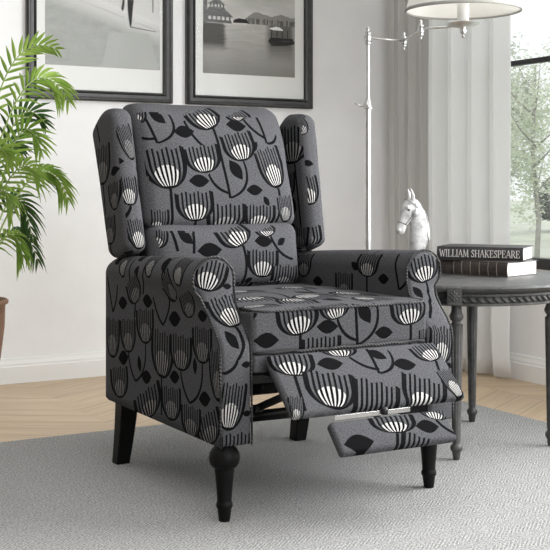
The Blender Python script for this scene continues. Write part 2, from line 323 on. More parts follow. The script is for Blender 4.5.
# right wall with a long window opening
wy0,wy1,wz0,wz1=.9,4.24,.45,2.45
bm=NB(); T_=.14; xc=WX+T_/2
box(bm,(xc,(wy1+WY)/2,(FZ+CZ)/2),(T_,WY-wy1,CZ-FZ)); box(bm,(xc,(RY+wy0)/2,(FZ+CZ)/2),(T_,wy0-RY,CZ-FZ))
box(bm,(xc,(wy0+wy1)/2,(FZ+wz0)/2),(T_,wy1-wy0,wz0-FZ)); box(bm,(xc,(wy0+wy1)/2,(wz1+CZ)/2),(T_,wy1-wy0,CZ-wz1))
struct(finish('wall_right',bm,M_wall,smooth=False),'grey shaded wall under and around the window')
bm=NB(); box(bm,(LX-.06,(RY+WY)/2,(FZ+CZ)/2),(.12,WY-RY,CZ-FZ)); M_wl=plaster('bounce_cut_grey',(.16,.16,.165),(.19,.19,.195)); struct(finish('wall_left',bm,M_wl,smooth=False))  # out of view; colour darkened to cut bounce onto the chair's left side
bm=NB(); box(bm,((LX+.3)/2,RY-.06,(FZ+CZ)/2),(.3-LX,.12,CZ-FZ)); struct(finish('light_block_wall',bm,M_wl,smooth=False))  # unseen wall added to block fill light from behind on the left
bm=NB(); box(bm,((LX+WX)/2,(RY+WY)/2,CZ+.05),(WX-LX+.3,WY-RY+.2,.1)); struct(finish('ceiling',bm,M_ceil,smooth=False))
# baseboards with a stepped cap
def baseboard(name,a,b,inward):
    bm=NB(); a=Vector(a);b=Vector(b); n=Vector(inward)
    prof=[(0,.0),(.020,.0),(.020,.066),(.016,.071),(.016,.078),(.011,.090),(.009,.100),(.0,.103)]
    rows=[[tuple(p+n*d+Vector((0,0,FZ+z))) for d,z in prof] for p in (a,b)]
    R=grid_face(bm,rows); cap(bm,R[0]); cap(bm,R[1][::-1])
    return struct(finish(name,bm,M_trim,smooth=False),'white baseboard with a stepped cap')
baseboard('baseboard_back',(LX,WY-.0005,0),(WX-.022,WY-.0005,0),(0,-1,0))
baseboard('baseboard_right',(WX-.0005,RY,0),(WX-.0005,WY-.0005,0),(-1,0,0))
# chevron oak floor
m,nt,b=material('oak_chevron_floor',.42,spec=.35)
x,y,z=nt.sep(nt.geo())
xs=nt.m('DIVIDE',nt.m('ADD',x,.13),.52); col=nt.m('FLOOR',xs)
tri=nt.m('PINGPONG',nt.m('ADD',x,.13),.52)
v=nt.m('DIVIDE',nt.m('ADD',y,nt.m('MULTIPLY',tri,.62)),.125)
row=nt.m('FLOOR',v); fr=nt.m('FRACT',v)
wn=nt.n.new('ShaderNodeTexWhiteNoise'); wn.noise_dimensions='2D'; nt.l.new(nt.comb(row,col),wn.inputs['Vector'])
sgn=nt.m('SUBTRACT',nt.m('MULTIPLY',nt.m('GREATER_THAN',nt.m('FRACT',nt.m('DIVIDE',nt.m('ADD',x,.13),1.04)),.5),2.),1.)
across=nt.m('SUBTRACT',y,nt.m('MULTIPLY',nt.m('MULTIPLY',x,sgn),.62))
gr=nt.noise(nt.comb(nt.m('MULTIPLY',x,3.),nt.m('MULTIPLY',across,38.),nt.m('MULTIPLY',wn.outputs[0],20.)),1.,5,.6,.6)
gr2=nt.noise(nt.comb(nt.m('MULTIPLY',x,1.5),nt.m('MULTIPLY',across,9.),nt.m('MULTIPLY',wn.outputs[0],40.)),1.,3,.6,1.2)
c=nt.mix(nt.maprange(gr,.3,.7,0.,1.),(.43,.300,.175),(.60,.455,.300))
c=nt.mix(nt.maprange(gr2,.35,.75,0.,.75),c,(.66,.54,.39))
c=nt.mix(nt.m('MULTIPLY',wn.outputs[0],.35),c,(.42,.31,.21))
gap=nt.m('MAXIMUM',nt.m('LESS_THAN',fr,.035),nt.m('LESS_THAN',nt.m('PINGPONG',nt.m('ADD',x,.13),.52),.0015))
c=nt.mix(nt.m('MULTIPLY',gap,.75),c,(.2,.14,.09))
nt.l.new(c,b.inputs['Base Color']); nt.l.new(nt.bump(gr,.12,.002),b.inputs['Normal'])
bm=NB(); box(bm,((LX+WX)/2,(RY+WY)/2,FZ-.05),(WX-LX+.3,WY-RY+.2,.1)); struct(finish('floor',bm,m,smooth=False),'light oak chevron floor')
# window: black frame, glass
M_black=mottled('black_metal_frame',(.012,.012,.012),(.02,.02,.02),rough=.45,bump=0)
bm=NB(); xf=WX+.02; fw=.05
for (c_,s_) in (((xf,(wy0+wy1)/2,wz0+.022),(fw,wy1-wy0,.044)),((xf,(wy0+wy1)/2,wz1-.025),(fw,wy1-wy0,.05)),((xf,wy0+.025,(wz0+wz1)/2),(fw,.05,wz1-wz0)),((xf,wy1-.025,(wz0+wz1)/2),(fw,.05,wz1-wz0)),
    ((xf,2.57,(wz0+wz1)/2),(fw,.05,wz1-wz0)),((xf,(wy0+wy1)/2,1.296),(.03,wy1-wy0-.02,.021))):
    box(bm,c_,s_,bev=.002)
win=struct(finish('window_1',bm,M_black,loc=(WX,(wy0+wy1)/2,wz0),smooth=False),'black framed window with a thin crossbar')
g,nt,b=material('window_glass',.02); nt.n.remove(b)
tr=nt.n.new('ShaderNodeBsdfTransparent'); gl=nt.n.new('ShaderNodeBsdfGlossy'); gl.inputs['Roughness'].default_value=.02; tr.inputs[0].default_value=(.97,.98,.97,1)
mx=nt.n.new('ShaderNodeMixShader'); mx.inputs[0].default_value=.05
nt.l.new(tr.outputs[0],mx.inputs[1]); nt.l.new(gl.outputs[0],mx.inputs[2]); nt.l.new(mx.outputs[0],nt.n['Material Output'].inputs[0])
bm=NB(); box(bm,(WX+.03,(wy0+wy1)/2,(wz0+wz1)/2),(.005,wy1-wy0-.04,wz1-wz0-.04)); finish('window_pane',bm,g,parent=win,smooth=False)
# ================================================================ rug
m,nt,b=material('herringbone_wool',.95,spec=.1)
x,y,z=nt.sep(nt.geo())
rowh=.045; tri=nt.m('PINGPONG',y,rowh)
st=nt.m('PINGPONG',nt.m('ADD',x,nt.m('MULTIPLY',tri,1.1)),.0060)
tw=nt.m('DIVIDE',st,.0060)
n1=nt.noise(nt.geo(),210,3,.75); n2=nt.noise(nt.geo(),9,4,.6)
f=nt.m('ADD',nt.m('MULTIPLY',tw,.34),nt.m('MULTIPLY',nt.maprange(n1,.38,.62,0.,1.),.66))
c=nt.mix(f,(.085,.085,.083),(.55,.55,.54)); c=nt.mix(nt.maprange(n2,.35,.7,0.,.12),c,(.34,.335,.33))
nt.l.new(c,b.inputs['Base Color']); nt.l.new(nt.bump(f,.55,.004),b.inputs['Normal'])
def rugwarp(x,y,z,a,b_,c_):
    return (x,y,z)
bm=NB(); rbox(bm,(-.1,.8,FZ+.0005),(2.70,3.525,-.0004),.0035,60,rugwarp)
tag(finish('area_rug',bm,m,loc=(1.3,2.16,FZ)),'large light grey herringbone woven rug under the armchair and the table','rug')
# ================================================================ armchair
CX=1.56
chair=thing('armchair','wingback reclining armchair in dark grey tulip print fabric with its footrest out','armchair',(CX,2.75,0))
FM={k:upholstery('tulip_fabric_'+k,v) for k,v in MOTIFS.items()}
TILE=[('T',.10,.05,.11,.17,.05,.8),('T',.25,.08,.24,.17,.045,1),('T',.37,.20,.36,.28,.04,.9),('T',.08,.24,.08,.33,.045,.5),('T',.22,.25,.24,.36,.05,1),('L',.15,.20,.20,.18,.27,0),('L',.32,.12,.38,.13,.27,0),('L',.32,.34,.38,.32,.27,0),('S',.25,.0,.25,.08,.1,0),('S',.16,.19,.22,.25,-.2,0),('S',.10,.0,.10,.05,0,0)]
FM['tile']=upholstery('tulip_fabric_repeat',TILE,(.42,.38))
pm,nt,b=material('striped_welt',.85,spec=.15)
x,y,z=nt.sep(nt.geo())
s_=nt.m('PINGPONG',nt.m('ADD',nt.m('ADD',x,nt.m('MULTIPLY',y,.7)),z),.0045)
nz=nt.maprange(nt.noise(nt.geo(),14,2),.42,.60,0.,1.)
nt.l.new(nt.mix(nt.m('MULTIPLY',nt.m('GREATER_THAN',s_,.0025),nz),(.022,.022,.022),(.12,.12,.12)),b.inputs['Base Color'])
M_welt=pm
def yfr(z): return table([(.179,2.40),(.40,2.402),(.53,2.49),(.7,2.49)],z) if z<.40 or z>.53 else lerp(2.402,2.49,(lambda t:t*t*(3-2*t))((z-.40)/.13))
def arm(side):
    Xi=CX+side*.258
    NP=26
    def section(t,inset=0):
        """t 0 rear .. 1 front -> outer list (bottom to apex), inner list (bottom to apex) of (w,z,arc)"""
        wo=.081; bulge=.027*t**1.2; R=(wo+bulge)/2; top=lerp(.578,.617,t**.7); cz=top-R; sn=.75*t**.7
        out=[]; z0=.179
        pts=[]
        for k in range(14):
            z=lerp(z0,cz-R*sn,k/13); u=max(0,(z-(cz-R*(sn+.85)))/(R*.85)); u=min(1,u); u=u*u*(3-2*u)
            pts.append((lerp(wo-.001*t,R+R*cos(math.asin(sn)),u),z))
        a0=-math.asin(sn)
        for k in range(1,13):
            a=lerp(a0,PI/2,k/12); pts.append((R+R*cos(a),cz+R*sin(a)))
        inn=[]
        for k in range(14): inn.append((0,lerp(z0,cz-.0,k/13)))
        for k in range(1,13):
            a=lerp(PI,PI/2,k/12); inn.append((R+R*cos(a),cz+R*sin(a)))
        mid=.042
        def ins(p):
            w,z=p
            return (w+(mid-w)*min(1,inset/.05), z-(inset if z>cz else 0)*((z-cz)/R if z>cz else 0)+(inset if z<z0+.001 else 0))
        pts=[ins(p) for p in pts]; inn=[ins(p) for p in inn]
        return pts,inn
    bm=NB(); arc=bm.verts.layers.float.new('arc')
    specs=[(k/22,0,None) for k in range(23)]
    rings=[]
    def ring(t,inset,dy,yk):
        o,i=section(t,inset); s=.179; ro=[];ri=[]
        prev=o[0]
        for p in o:
            s+=math.hypot(p[0]-prev[0],p[1]-prev[1]); prev=p
            y=lerp(3.14,yfr(p[1])+.015,yk)+dy; v=bm.verts.new((Xi+side*p[0],y,p[1])); v[arc]=s; ro.append(v)
        for p in i[:-1]:
            y=lerp(3.14,yfr(p[1])+.015,yk)+dy; v=bm.verts.new((Xi+side*p[0],y,p[1])); v[arc]=s+.0; ri.append(v)
        ri.append(ro[-1])
        return ro,ri
    rings.append(ring(0,.012,.004,0)); rings.append(ring(0,.004,.0,.004))
    for k in range(1,24): rings.append(ring(k/23,0,0,k/23))
    rings.append(ring(1,.002,-.008,1)); rings.append(ring(1,.007,-.0135,1)); rings.append(ring(1,.016,-.015,1))
    for (o1,i1),(o2,i2) in zip(rings,rings[1:]):
        for l1,l2 in ((o1,o2),(i1,i2)):
            for a,b_,c_,d_ in zip(l1,l1[1:],l2[1:],l2):
                bm.faces.new((a,b_,c_,d_))
        bm.faces.new((o1[0],o2[0],i2[0],i1[0]))
    for o,i in (rings[0],rings[-1]):
        for k in range(len(o)-2): bm.faces.new((o[k],o[k+1],i[k+1],i[k]))
        bm.faces.new((o[-2],o[-1],i[-2]))
    def uv(bm):
        L=bm.loops.layers.uv.new('UVMap'); al=bm.verts.layers.float['arc']
        for f in bm.faces:
            n=f.normal
            front=n.y<-.75 or (n.y<-.55 and f.calc_center_median().z<.55)
            inner=(n.x*side)<-.6
            if side<0: f.material_index=1 if (front or inner) else 0
            for lp in f.loops:
                p=lp.vert.co
                if front: lp[L].uv=(p.x,p.z)
                elif inner: lp[L].uv=(-p.y,p.z)
                else: lp[L].uv=(-p.y,lp.vert[al])
    o=finish('arm',bm,[FM['armL'],FM['armLf']] if side<0 else FM['armR'],chair,uv=uv)
    oo,ii=section(1,-.001)
    path=[(Xi+side*p[0],yfr(p[1])+.004,p[1]) for p in oo]+[(Xi+side*p[0],yfr(p[1])+.004,p[1]) for p in ii[::-1][1:]]
    bm=NB(); tube(bm,path,.0027,8); finish('piping',bm,M_welt,o)
arm(-1); arm(1)
# seat cushion
def wr(p,amp,sc): return amp*noise.noise(Vector(p)*sc)
def seatw(x,y,z,a,b_,c_):
    if c_>0: z+=.010*(1-a*a)*(1-b_*b_)*c_+wr((x,y,3),.003,9)*c_
    if b_<-.5: y-=.004*(1-a*a)
    return (x,y,z)
bm=NB(); rbox(bm,(CX-.256,2.402,.388),(CX+.256,3.02,.494),.014,26,seatw)
seat=finish('seat_cushion',bm,FM['seat'],chair,uv=box_uv(top=.495,yref=2.402))
bm=NB(); x0,x1=CX-.252,CX+.252
tube(bm,[(x0,2.55,.493),(x0,2.43,.493),(x0+.003,2.41,.492),(x0+.02,2.4035,.491)]+[(lerp(x0+.03,x1-.03,k/20),2.4025-.004*(1-(2*k/20-1)**2),.4905) for k in range(21)]+[(x1-.02,2.4035,.491),(x1-.003,2.41,.492),(x1,2.43,.493),(x1,2.55,.493)],.0032,8)
tube(bm,[(lerp(x0+.006,x1-.006,k/20),2.404-.003*(1-(2*k/20-1)**2),.3915+.0015*sin(k*2.1)) for k in range(21)],.0042,8)
finish('piping',bm,M_welt,seat)
# back cushions
def yb(z): return 2.985+(z-.60)*.30      # front of the back, leaning
def upw(x,y,z,a,b_,c_):
    y0=yb(z)+.03*max(0,c_)**3
    y=y0+(y-3.0)
    if b_<0:
        y-=.028*(1-a**4)*(1-abs(c_)**3)*(-b_)
    z+=.010*a*a*(c_>0)*(1-abs(a)**8)+wr((x,y,z),.002,12)
    if c_>.3: z+=.006*(1-a*a)
    return (x,y+wr((x*1.3,z,1),.004,10),z)
bm=NB(); rbox(bm,(CX-.262,3.0,.664),(CX+.234,3.115,1.024),.036,20,upw)
finish('headrest_cushion',bm,FM['back'],chair,uv=box_uv(top=1.02,yref=3.1))
def low(x,y,z,a,b_,c_):
    y0=2.975+(z-.49)*.12; y=y0+(y-3.0)
    if b_<0: y-=.03*(1-a**4)*(1-abs(c_)**2.5)*(-b_)
    return (x,y+wr((x,z,4),.004,9),z+wr((x,y,z),.002,12))
bm=NB(); rbox(bm,(CX-.258,3.0,.487),(CX+.228,3.115,.682),.04,20,low)
finish('lumbar_cushion',bm,FM['lumbar'],chair,uv=box_uv(top=.70,yref=3.0))
# wings
def wing(side):
    def w(x,y,z,a,b_,c_):
        t=(z-.60)/.40
        y=y+(.108*t+.03*max(0,t)*max(0,b_) if side<0 else .016+.062*t)
        if c_>0: z-=.075*max(0,b_)**1.6*c_; z-=.016*max(0,-b_)**4*c_
        if c_<0: z+=.030*max(0,-b_)*(-c_)
        x+=side*.006*(1-b_*b_)*(1-c_*c_)*(a*side>0)
        if b_<0: x+=side*.004*(-b_)
        return (x,y+wr((x,y,z),.002,14),z)
    xa,xb=(CX-.328,CX-.266) if side<0 else (CX+.266,CX+.328)
    bm=NB(); rbox(bm,(xa,2.985,.580),(xb,3.155,1.012),.026,16,w)
    o=finish('wing',bm,FM['wingL' if side<0 else 'wingR'],chair,uv=box_uv(top=1.0,yref=3.1))
    xo=CX+side*.326
    bm=NB(); tube(bm,[(xo+side*-.001,3.006+(.108*((z-.6)/.4) if side<0 else .016+.062*((z-.6)/.4))-.002,z) for z in [.635+.335*k/14 for k in range(15)]],.0028,6); finish('piping',bm,M_welt,o)
wing(-1); wing(1)
bm=NB()
def shellw(x,y,z,a,b_,c_):
    return (x,y+.108*max(0,(z-.60)/.40)+(.02*max(0,-b_) if z<.6 else 0),z)
rbox(bm,(CX-.262,3.085,.24),(CX+.262,3.15,.985),.015,14,shellw)
finish('back_panel',bm,FM['tile'],chair,uv=box_uv())
# frame rails below the seat
M_dark=mottled('black_steel',(.008,.008,.008),(.016,.016,.016),rough=.35,metal=.0,bump=0,spec=.5)
bm=NB(); box(bm,(CX,3.125,.215),(.50,.025,.07)); box(bm,(CX,2.72,.372),(.50,.55,.03)); finish('seat_frame',bm,M_dark,chair,smooth=False)
# footrest panel and flap
def slab(name,mat,x0,x1,A,B,th,r,par,bul=.008,warp2=None):
    (ya,za),(yb_,zb)=A,B; Ln=math.hypot(yb_-ya,zb-za); ty,tz=(yb_-ya)/Ln,(zb-za)/Ln; ny,nz=tz,-ty    # outward (front/up) normal
    if ny>0: ny,nz=-ny,-nz
    def w(x,y,z,a,b_,c_):
        # local: y 0..th depth behind the face, z 0..-Ln down the slope
        s=-z; d=y-(bul*(1-a**4)*(1-abs(c_)**3) if b_<0 else 0)
        if warp2: x,s,d=warp2(x,s,d,a,b_,c_)
        return (x,ya+ty*s-ny*d,za+tz*s-nz*d)
    bm=NB(); rbox(bm,(x0,0,-Ln),(x1,th,0),r,18,w)
    def uv(bm):
        L=bm.loops.layers.uv.new('UVMap')
        for f in bm.faces:
            for lp in f.loops:
                p=lp.vert.co; s=(p.y-ya)*ty+(p.z-za)*tz; d=-((p.y-ya)*ny+(p.z-za)*nz)
                if abs(f.normal.x)>.7: lp[L].uv=(p.x+(d if f.normal.x>0 else -d),-s)
                else: lp[L].uv=(p.x,-s)
    o=finish(name,bm,mat,par,uv=uv); return o
rest=slab('footrest_panel',FM['rest'],CX-.230,CX+.266,(2.385,.391),(2.256,.270),.024,.010,chair)
flap=slab('footrest_flap',FM['flap'],CX-.134,CX+.194,(2.258,.246),(2.200,.185),.024,.008,chair,.005)
# footrest linkage
M_steel=mottled('bright_steel',(.55,.55,.55),(.7,.7,.7),rough=.25,metal=1,bump=0)
def bar(bm,a,b_,w=.022,t=.004):
    a=Vector(a); b_=Vector(b_); d=b_-a; L_=d.length
    rot=d.to_track_quat('Z','X').to_matrix().to_4x4()
    M=Matrix.Translation((a+b_)/2)@rot@Matrix.Diagonal((w,t,L_,1))
    bmesh.ops.create_cube(bm,size=1,matrix=M)
for sx in (-1,1):
    X=CX+sx*.222; bm=NB()
    bar(bm,(X,3.0,.27),(X,2.55,.31)); bar(bm,(X,2.85,.335),(X,2.55,.262)); bar(bm,(X-sx*.008,2.72,.35),(X-sx*.008,2.36,.352),.028); bar(bm,(X-sx*.008,2.62,.190),(X-sx*.008,2.33,.300),.018); bar(bm,(X-sx*.004,2.62,.262),(X-sx*.004,2.35,.318),.024); bar(bm,(X-sx*.012,2.64,.185),(X-sx*.012,2.27,.268),.012); bar(bm,(X,2.52,.200),(X,3.08,.200),.03,.006)
    for (y_,z_) in ((2.85,.335),(2.62,.262),(2.42,.303),(2.45,.253),(2.70,.298),(3.0,.27)):
        r_=bmesh.ops.create_cone(bm,segments=14,radius1=.010,radius2=.010,depth=.022,cap_ends=True,matrix=Matrix.Translation((X-sx*.006,y_,z_))@Matrix.Rotation(PI/2,4,'Y'))
    finish('linkage',bm,M_dark,chair,smooth=False)
for (y_,z_,r_) in ((2.66,.262,.009),(2.47,.236,.008),(2.90,.25,.010)):
    bm=NB(); tube(bm,[(CX-.215,y_,z_),(CX+.215,y_,z_)],r_,12); finish('cross_rod',bm,M_dark,chair)
bm=NB(); rbox(bm,(CX-.252,2.403,.345),(CX+.252,2.44,.389),.008,8); finish('front_gusset',bm,FM['seat'],chair,uv=box_uv())
bm=NB(); box(bm,(1.550,2.263,.252),(.215,.004,.012),bev=.001); finish('hinge_strip',bm,M_steel,chair,smooth=False)
bm=NB(); lathe(bm,(CX+.02,2.258,.254),[(.0001,-.006),(.008,-.005),(.009,.006),(.007,.011),(.0001,.012)],14); finish('stop_knob',bm,M_dark,chair)
# legs
M_leg=mottled('ebony_stained_wood',(.003,.003,.003),(.006,.0058,.0055),scale=20,rough=.5,bump=.05,spec=.12)
legp=[(.0001,0),(.0125,0),(.0135,.004),(.0165,.026),(.0170,.030),(.0195,.033),(.0200,.037),(.0195,.042),(.0178,.045),(.0172,.050),(.0190,.075),(.0215,.105),(.0235,.122),(.0240,.126),(.030,.129),(.035,.137),(.0370,.148),(.0355,.160),(.030,.170),(.024,.176),(.022,.181),(.0001,.181)]
for (x_,y_) in ((1.247,2.436),(CX+(CX-1.247)-.022,2.444)):
    bm=NB(); lathe(bm,(x_,y_,0),legp,32); finish('front_leg',bm,M_leg,chair)
for (xb,yb2,xt,yt) in ((1.252,3.092,1.262,3.07),(1.845,3.105,1.848,3.08)):
    bm=NB(); s0,s1=.020,.026; rows=[]
    for k in range(7):
        t=k/6; s=lerp(s0,s1,t); x_=lerp(xb,xt,t); y_=lerp(yb2,yt,t)-.004*sin(PI*t); z_=.185*t
        ch=.003
        rows.append([(x_-s+ch,y_-s,z_),(x_+s-ch,y_-s,z_),(x_+s,y_-s+ch,z_),(x_+s,y_+s-ch,z_),(x_+s-ch,y_+s,z_),(x_-s+ch,y_+s,z_),(x_-s,y_+s-ch,z_),(x_-s,y_-s+ch,z_)])
    R=grid_face(bm,rows,True); cap(bm,R[0][::-1]); cap(bm,R[-1]); finish('rear_leg',bm,M_leg,chair,smooth=False)
# ================================================================ side table
TX,TY,TZ=2.29,2.85,.508
m,nt,b=material('pewter_painted_wood',.42,spec=.3,metal=.0)
o_=nt.geo(); f=nt.maprange(nt.noise(o_,26,5,.65),.35,.68,0.,1.)
x,y,z=nt.sep(o_)
st=nt.noise(nt.vm('MULTIPLY',o_,(60.,60.,6.)),1.,4,.6)
c=nt.mix(f,(.038,.038,.037),(.080,.079,.077)); c=nt.mix(nt.maprange(st,.5,.75,0.,.45),c,(.15,.149,.145))
nt.l.new(c,b.inputs['Base Color']); nt.l.new(nt.bump(st,.15,.001),b.inputs['Normal']); M_pew=m
tbl=thing('side_table','round pewter grey table with fluted turned legs beside the armchair','table',(TX,TY,0))
bm=NB(); Rt=.362
lathe(bm,(TX,TY,TZ),[(.0001,-.030),(.300,-.030),(.318,-.028),(.330,-.024),(.340,-.021),(.350,-.018),(.358,-.014),(Rt,-.009),(.360,-.004),(.355,-.001),(.345,0),(.332,-.0012),(.328,0),(.0001,0)],96)
auto(finish('table_top',bm,M_pew,tbl))
bm=NB(); lathe(bm,(TX,TY,TZ),[(.285,-.028),(.322,-.028),(.322,-.034),(.314,-.037),(.314,-.052),(.320,-.055),(.320,-.060),(.310,-.063),(.285,-.063),(.285,-.028)],96,caps=False)
apr=auto(finish('apron',bm,M_pew,tbl))
# rope moulding round the apron
bm=NB()
N=84
for k in range(N):
    a=2*PI*k/N; 
    q=Matrix.Translation((TX+.3155*cos(a),TY+.3155*sin(a),TZ-.0445))@Matrix.Rotation(a,4,'Z')@Matrix.Rotation(math.radians(52),4,'X')@Matrix.Diagonal((.0060,.0048,.0135,1))
    bmesh.ops.create_icosphere(bm,subdivisions=2,radius=1,matrix=q)
finish('rope_moulding',bm,M_pew,apr)
tl=[(.0001,0),(.009,0),(.0105,.004),(.0125,.022),(.0165,.027),(.0180,.033),(.0165,.040),(.0115,.045),(.0110,.050),(.0125,.056),(.0125,.060),(.0185,.385),(.0190,.388),(.0135,.392),(.0130,.398),(.0175,.402),(.0205,.410),(.0205,.414),(.0165,.422),(.0150,.428),(.0150,.445),(.0001,.445)]
prof=[]
for (a0,b0),(a1,b1) in zip(tl,tl[1:]):
    n=8 if b1-b0>.1 else 1
    for k in range(n): prof.append((lerp(a0,a1,k/n),lerp(b0,b1,k/n)))
prof.append(tl[-1])
for sx in (-1,1):
    for sy in (-1,1):
        lx=2.106 if sx<0 else (2.468 if sy<0 else 2.49); ly=2.65 if sy<0 else 3.05
        bm=NB(); lathe(bm,(lx,ly,0),[(r*1.0,z) for r,z in prof],48,flute=12,fr=(.062,.384))
        lg=auto(finish('leg',bm,M_pew,tbl),50)
        # square block with carved rosette
        ang=math.atan2(ly-TY,lx-TX); R0=.283
        bm=NB(); box(bm,(TX+(R0+.040)*cos(ang),TY+(R0+.040)*sin(ang),TZ-.030),(.080,.040,.050),Matrix.Rotation(ang,4,'Z'),bev=.002)
        blk=finish('corner_block',bm,M_pew,lg,smooth=False)
        bm=NB(); P=Vector((TX+(R0+.0805)*cos(ang),TY+(R0+.0805)*sin(ang),TZ-.030)); tv=Vector((-sin(ang),cos(ang),0)); zv=Vector((0,0,1)); nv=Vector((cos(ang),sin(ang),0))
        for k in range(8):
            a=k*PI/4; rr=.0095 if k%2==0 else .0065; cdir=tv*cos(a)+zv*sin(a); pc=P+cdir*rr
            Mx=Matrix.Translation(pc)@Matrix(((cdir.x,nv.x,cdir.cross(nv).x,0),(cdir.y,nv.y,cdir.cross(nv).y,0),(cdir.z,nv.z,cdir.cross(nv).z,0),(0,0,0,1)))@Matrix.Diagonal((.0065,.0030,.0036,1))
            bmesh.ops.create_icosphere(bm,subdivisions=2,radius=1,matrix=Mx)
        bmesh.ops.create_icosphere(bm,subdivisions=2,radius=.0045,matrix=Matrix.Translation(P))
        finish('rosette',bm,M_pew,blk)
# ================================================================ books
M_cov=mottled('black_book_cloth',(.022,.021,.021),(.034,.032,.032),scale=40,rough=.6,bump=.2,bscale=500)
M_lea=mottled('dark_brown_leather',(.035,.027,.023),(.060,.048,.042),scale=26,rough=.45,bump=.25,bscale=220)
m,nt,b=material('page_edges',.8,spec=.2); o_=nt.obj(); x,y,z=nt.sep(o_)
ln=nt.noise(nt.comb(nt.m('MULTIPLY',x,2.),nt.m('MULTIPLY',y,2.),nt.m('MULTIPLY',z,900.)),1.,2)
nt.l.new(nt.mix(ln,(.66,.64,.60),(.86,.85,.82)),b.inputs['Base Color']); M_page=m
M_let,_,_=material('silver_foil',.5,(.62,.60,.57)); M_rib,_,_=material('dull_gold_line',.5,(.20,.17,.14))
def book(name,label,c0,dr,Ln,D,z0,th,mat,tilt=0):
    """c0 right end of the spine at the table; dr unit direction of the spine toward c0; D depth into the table"""
    dx=Vector((dr[0],dr[1],0)); dy=Vector((-dr[1],dr[0],0))      # dy points away from the camera
    O=Vector((c0[0],c0[1],z0))
    def P(u,v,w): return O-dx*(Ln-u)+dy*v+Vector((0,0,w))         # u along the spine from its left end
    ctr=P(Ln/2,D/2,0)
    th_=thing(name,label,'book',tuple(ctr)); ct=.0032
    M=Matrix(((dx.x,dy.x,0,0),(dx.y,dy.y,0,0),(0,0,1,0),(0,0,0,1)))
    bm=NB()
    for w in (ct/2,th-ct/2): box(bm,tuple(P(Ln/2,D/2,w)),(Ln,D,ct),M,bev=.001)
    # rounded spine
    rows=[]
    for k in range(13):
        a=-1+2*k/12; v=.006-.009*sqrt(max(0,1-a*a*.85)); w=th/2+a*(th/2-.0003)
        rows.append([P(0,v,w),P(Ln,v,w),P(Ln,v+.004,w),P(0,v+.004,w)])
    R=grid_face(bm,rows,True); cap(bm,R[0]); cap(bm,R[-1])
    cv=auto(finish('cover',bm,mat,th_),30)
    bm=NB(); box(bm,tuple(P(Ln/2,(D+.004)/2,th/2)),(Ln-.009,D-.010,th-2*ct-.0006),M); finish('pages',bm,M_page,th_,smooth=False)
    return th_,cv,P
STK={ # strokes: x0,y0,x1,y1,weight ; serif ends as extra bars
'W':[(0,1,.22,0,1.3),(.22,0,.42,.9,.7),(.42,.9,.62,0,1.3),(.62,0,.84,1,.7),(-.08,.98,.12,.98,.5),(.72,.98,.94,.98,.5)],
'I':[(.12,0,.12,1,1.4),(0,.02,.24,.02,.5),(0,.98,.24,.98,.5)],
'L':[(.12,0,.12,1,1.4),(0,.98,.24,.98,.5),(0,.02,.52,.02,.6),(.52,0,.54,.25,.6)],
'A':[(.0,0,.32,1,.7),(.32,1,.62,0,1.4),(.12,.35,.5,.35,.5),(-.08,.02,.12,.02,.5),(.5,.02,.74,.02,.5)],
'M':[(.08,0,.12,1,.7),(.12,1,.42,.1,1.3),(.42,.1,.72,1,.6),(.72,1,.76,0,1.4),(-.03,.02,.2,.02,.5),(.65,.02,.88,.02,.5)],
'S':[(.42,.85,.25,.98,.9),(.25,.98,.08,.86,.9),(.08,.86,.10,.64,1.2),(.10,.64,.38,.42,1.4),(.38,.42,.42,.16,1.2),(.42,.16,.24,.02,.9),(.24,.02,.04,.16,.9),(.43,.72,.43,1,.5),(.02,0,.02,.28,.5)],
'H':[(.1,0,.1,1,1.4),(.6,0,.6,1,1.4),(.1,.5,.6,.5,.6),(0,.98,.22,.98,.5),(0,.02,.22,.02,.5),(.48,.98,.7,.98,.5),(.48,.02,.7,.02,.5)],
'K':[(.1,0,.1,1,1.4),(.14,.42,.52,.96,.7),(.26,.58,.58,.02,1.4),(0,.98,.22,.98,.5),(0,.02,.22,.02,.5),(.42,.98,.62,.98,.5),(.5,.02,.7,.02,.5)],
'E':[(.1,0,.1,1,1.4),(0,.98,.5,.98,.6),(0,.02,.54,.02,.6),(.1,.52,.38,.52,.6),(.5,1,.5,.76,.6),(.54,0,.54,.26,.6),(.38,.62,.38,.42,.5)],
'P':[(.1,0,.1,1,1.4),(0,.98,.36,.98,.6),(.36,.98,.50,.84,.9),(.50,.84,.50,.64,1.3),(.50,.64,.36,.48,.9),(.36,.48,.1,.48,.6),(0,.02,.24,.02,.5)],
'R':[(.1,0,.1,1,1.4),(0,.98,.34,.98,.6),(.34,.98,.48,.84,.9),(.48,.84,.48,.66,1.3),(.48,.66,.34,.50,.9),(.34,.50,.1,.50,.6),(.3,.5,.6,.02,1.4),(0,.02,.22,.02,.5),(.52,.02,.7,.02,.5)]}
ADV={'W':.98,'I':.36,'L':.66,'A':.76,'M':.98,'S':.58,'H':.82,'K':.78,'E':.68,'P':.66,'R':.74,' ':.34}
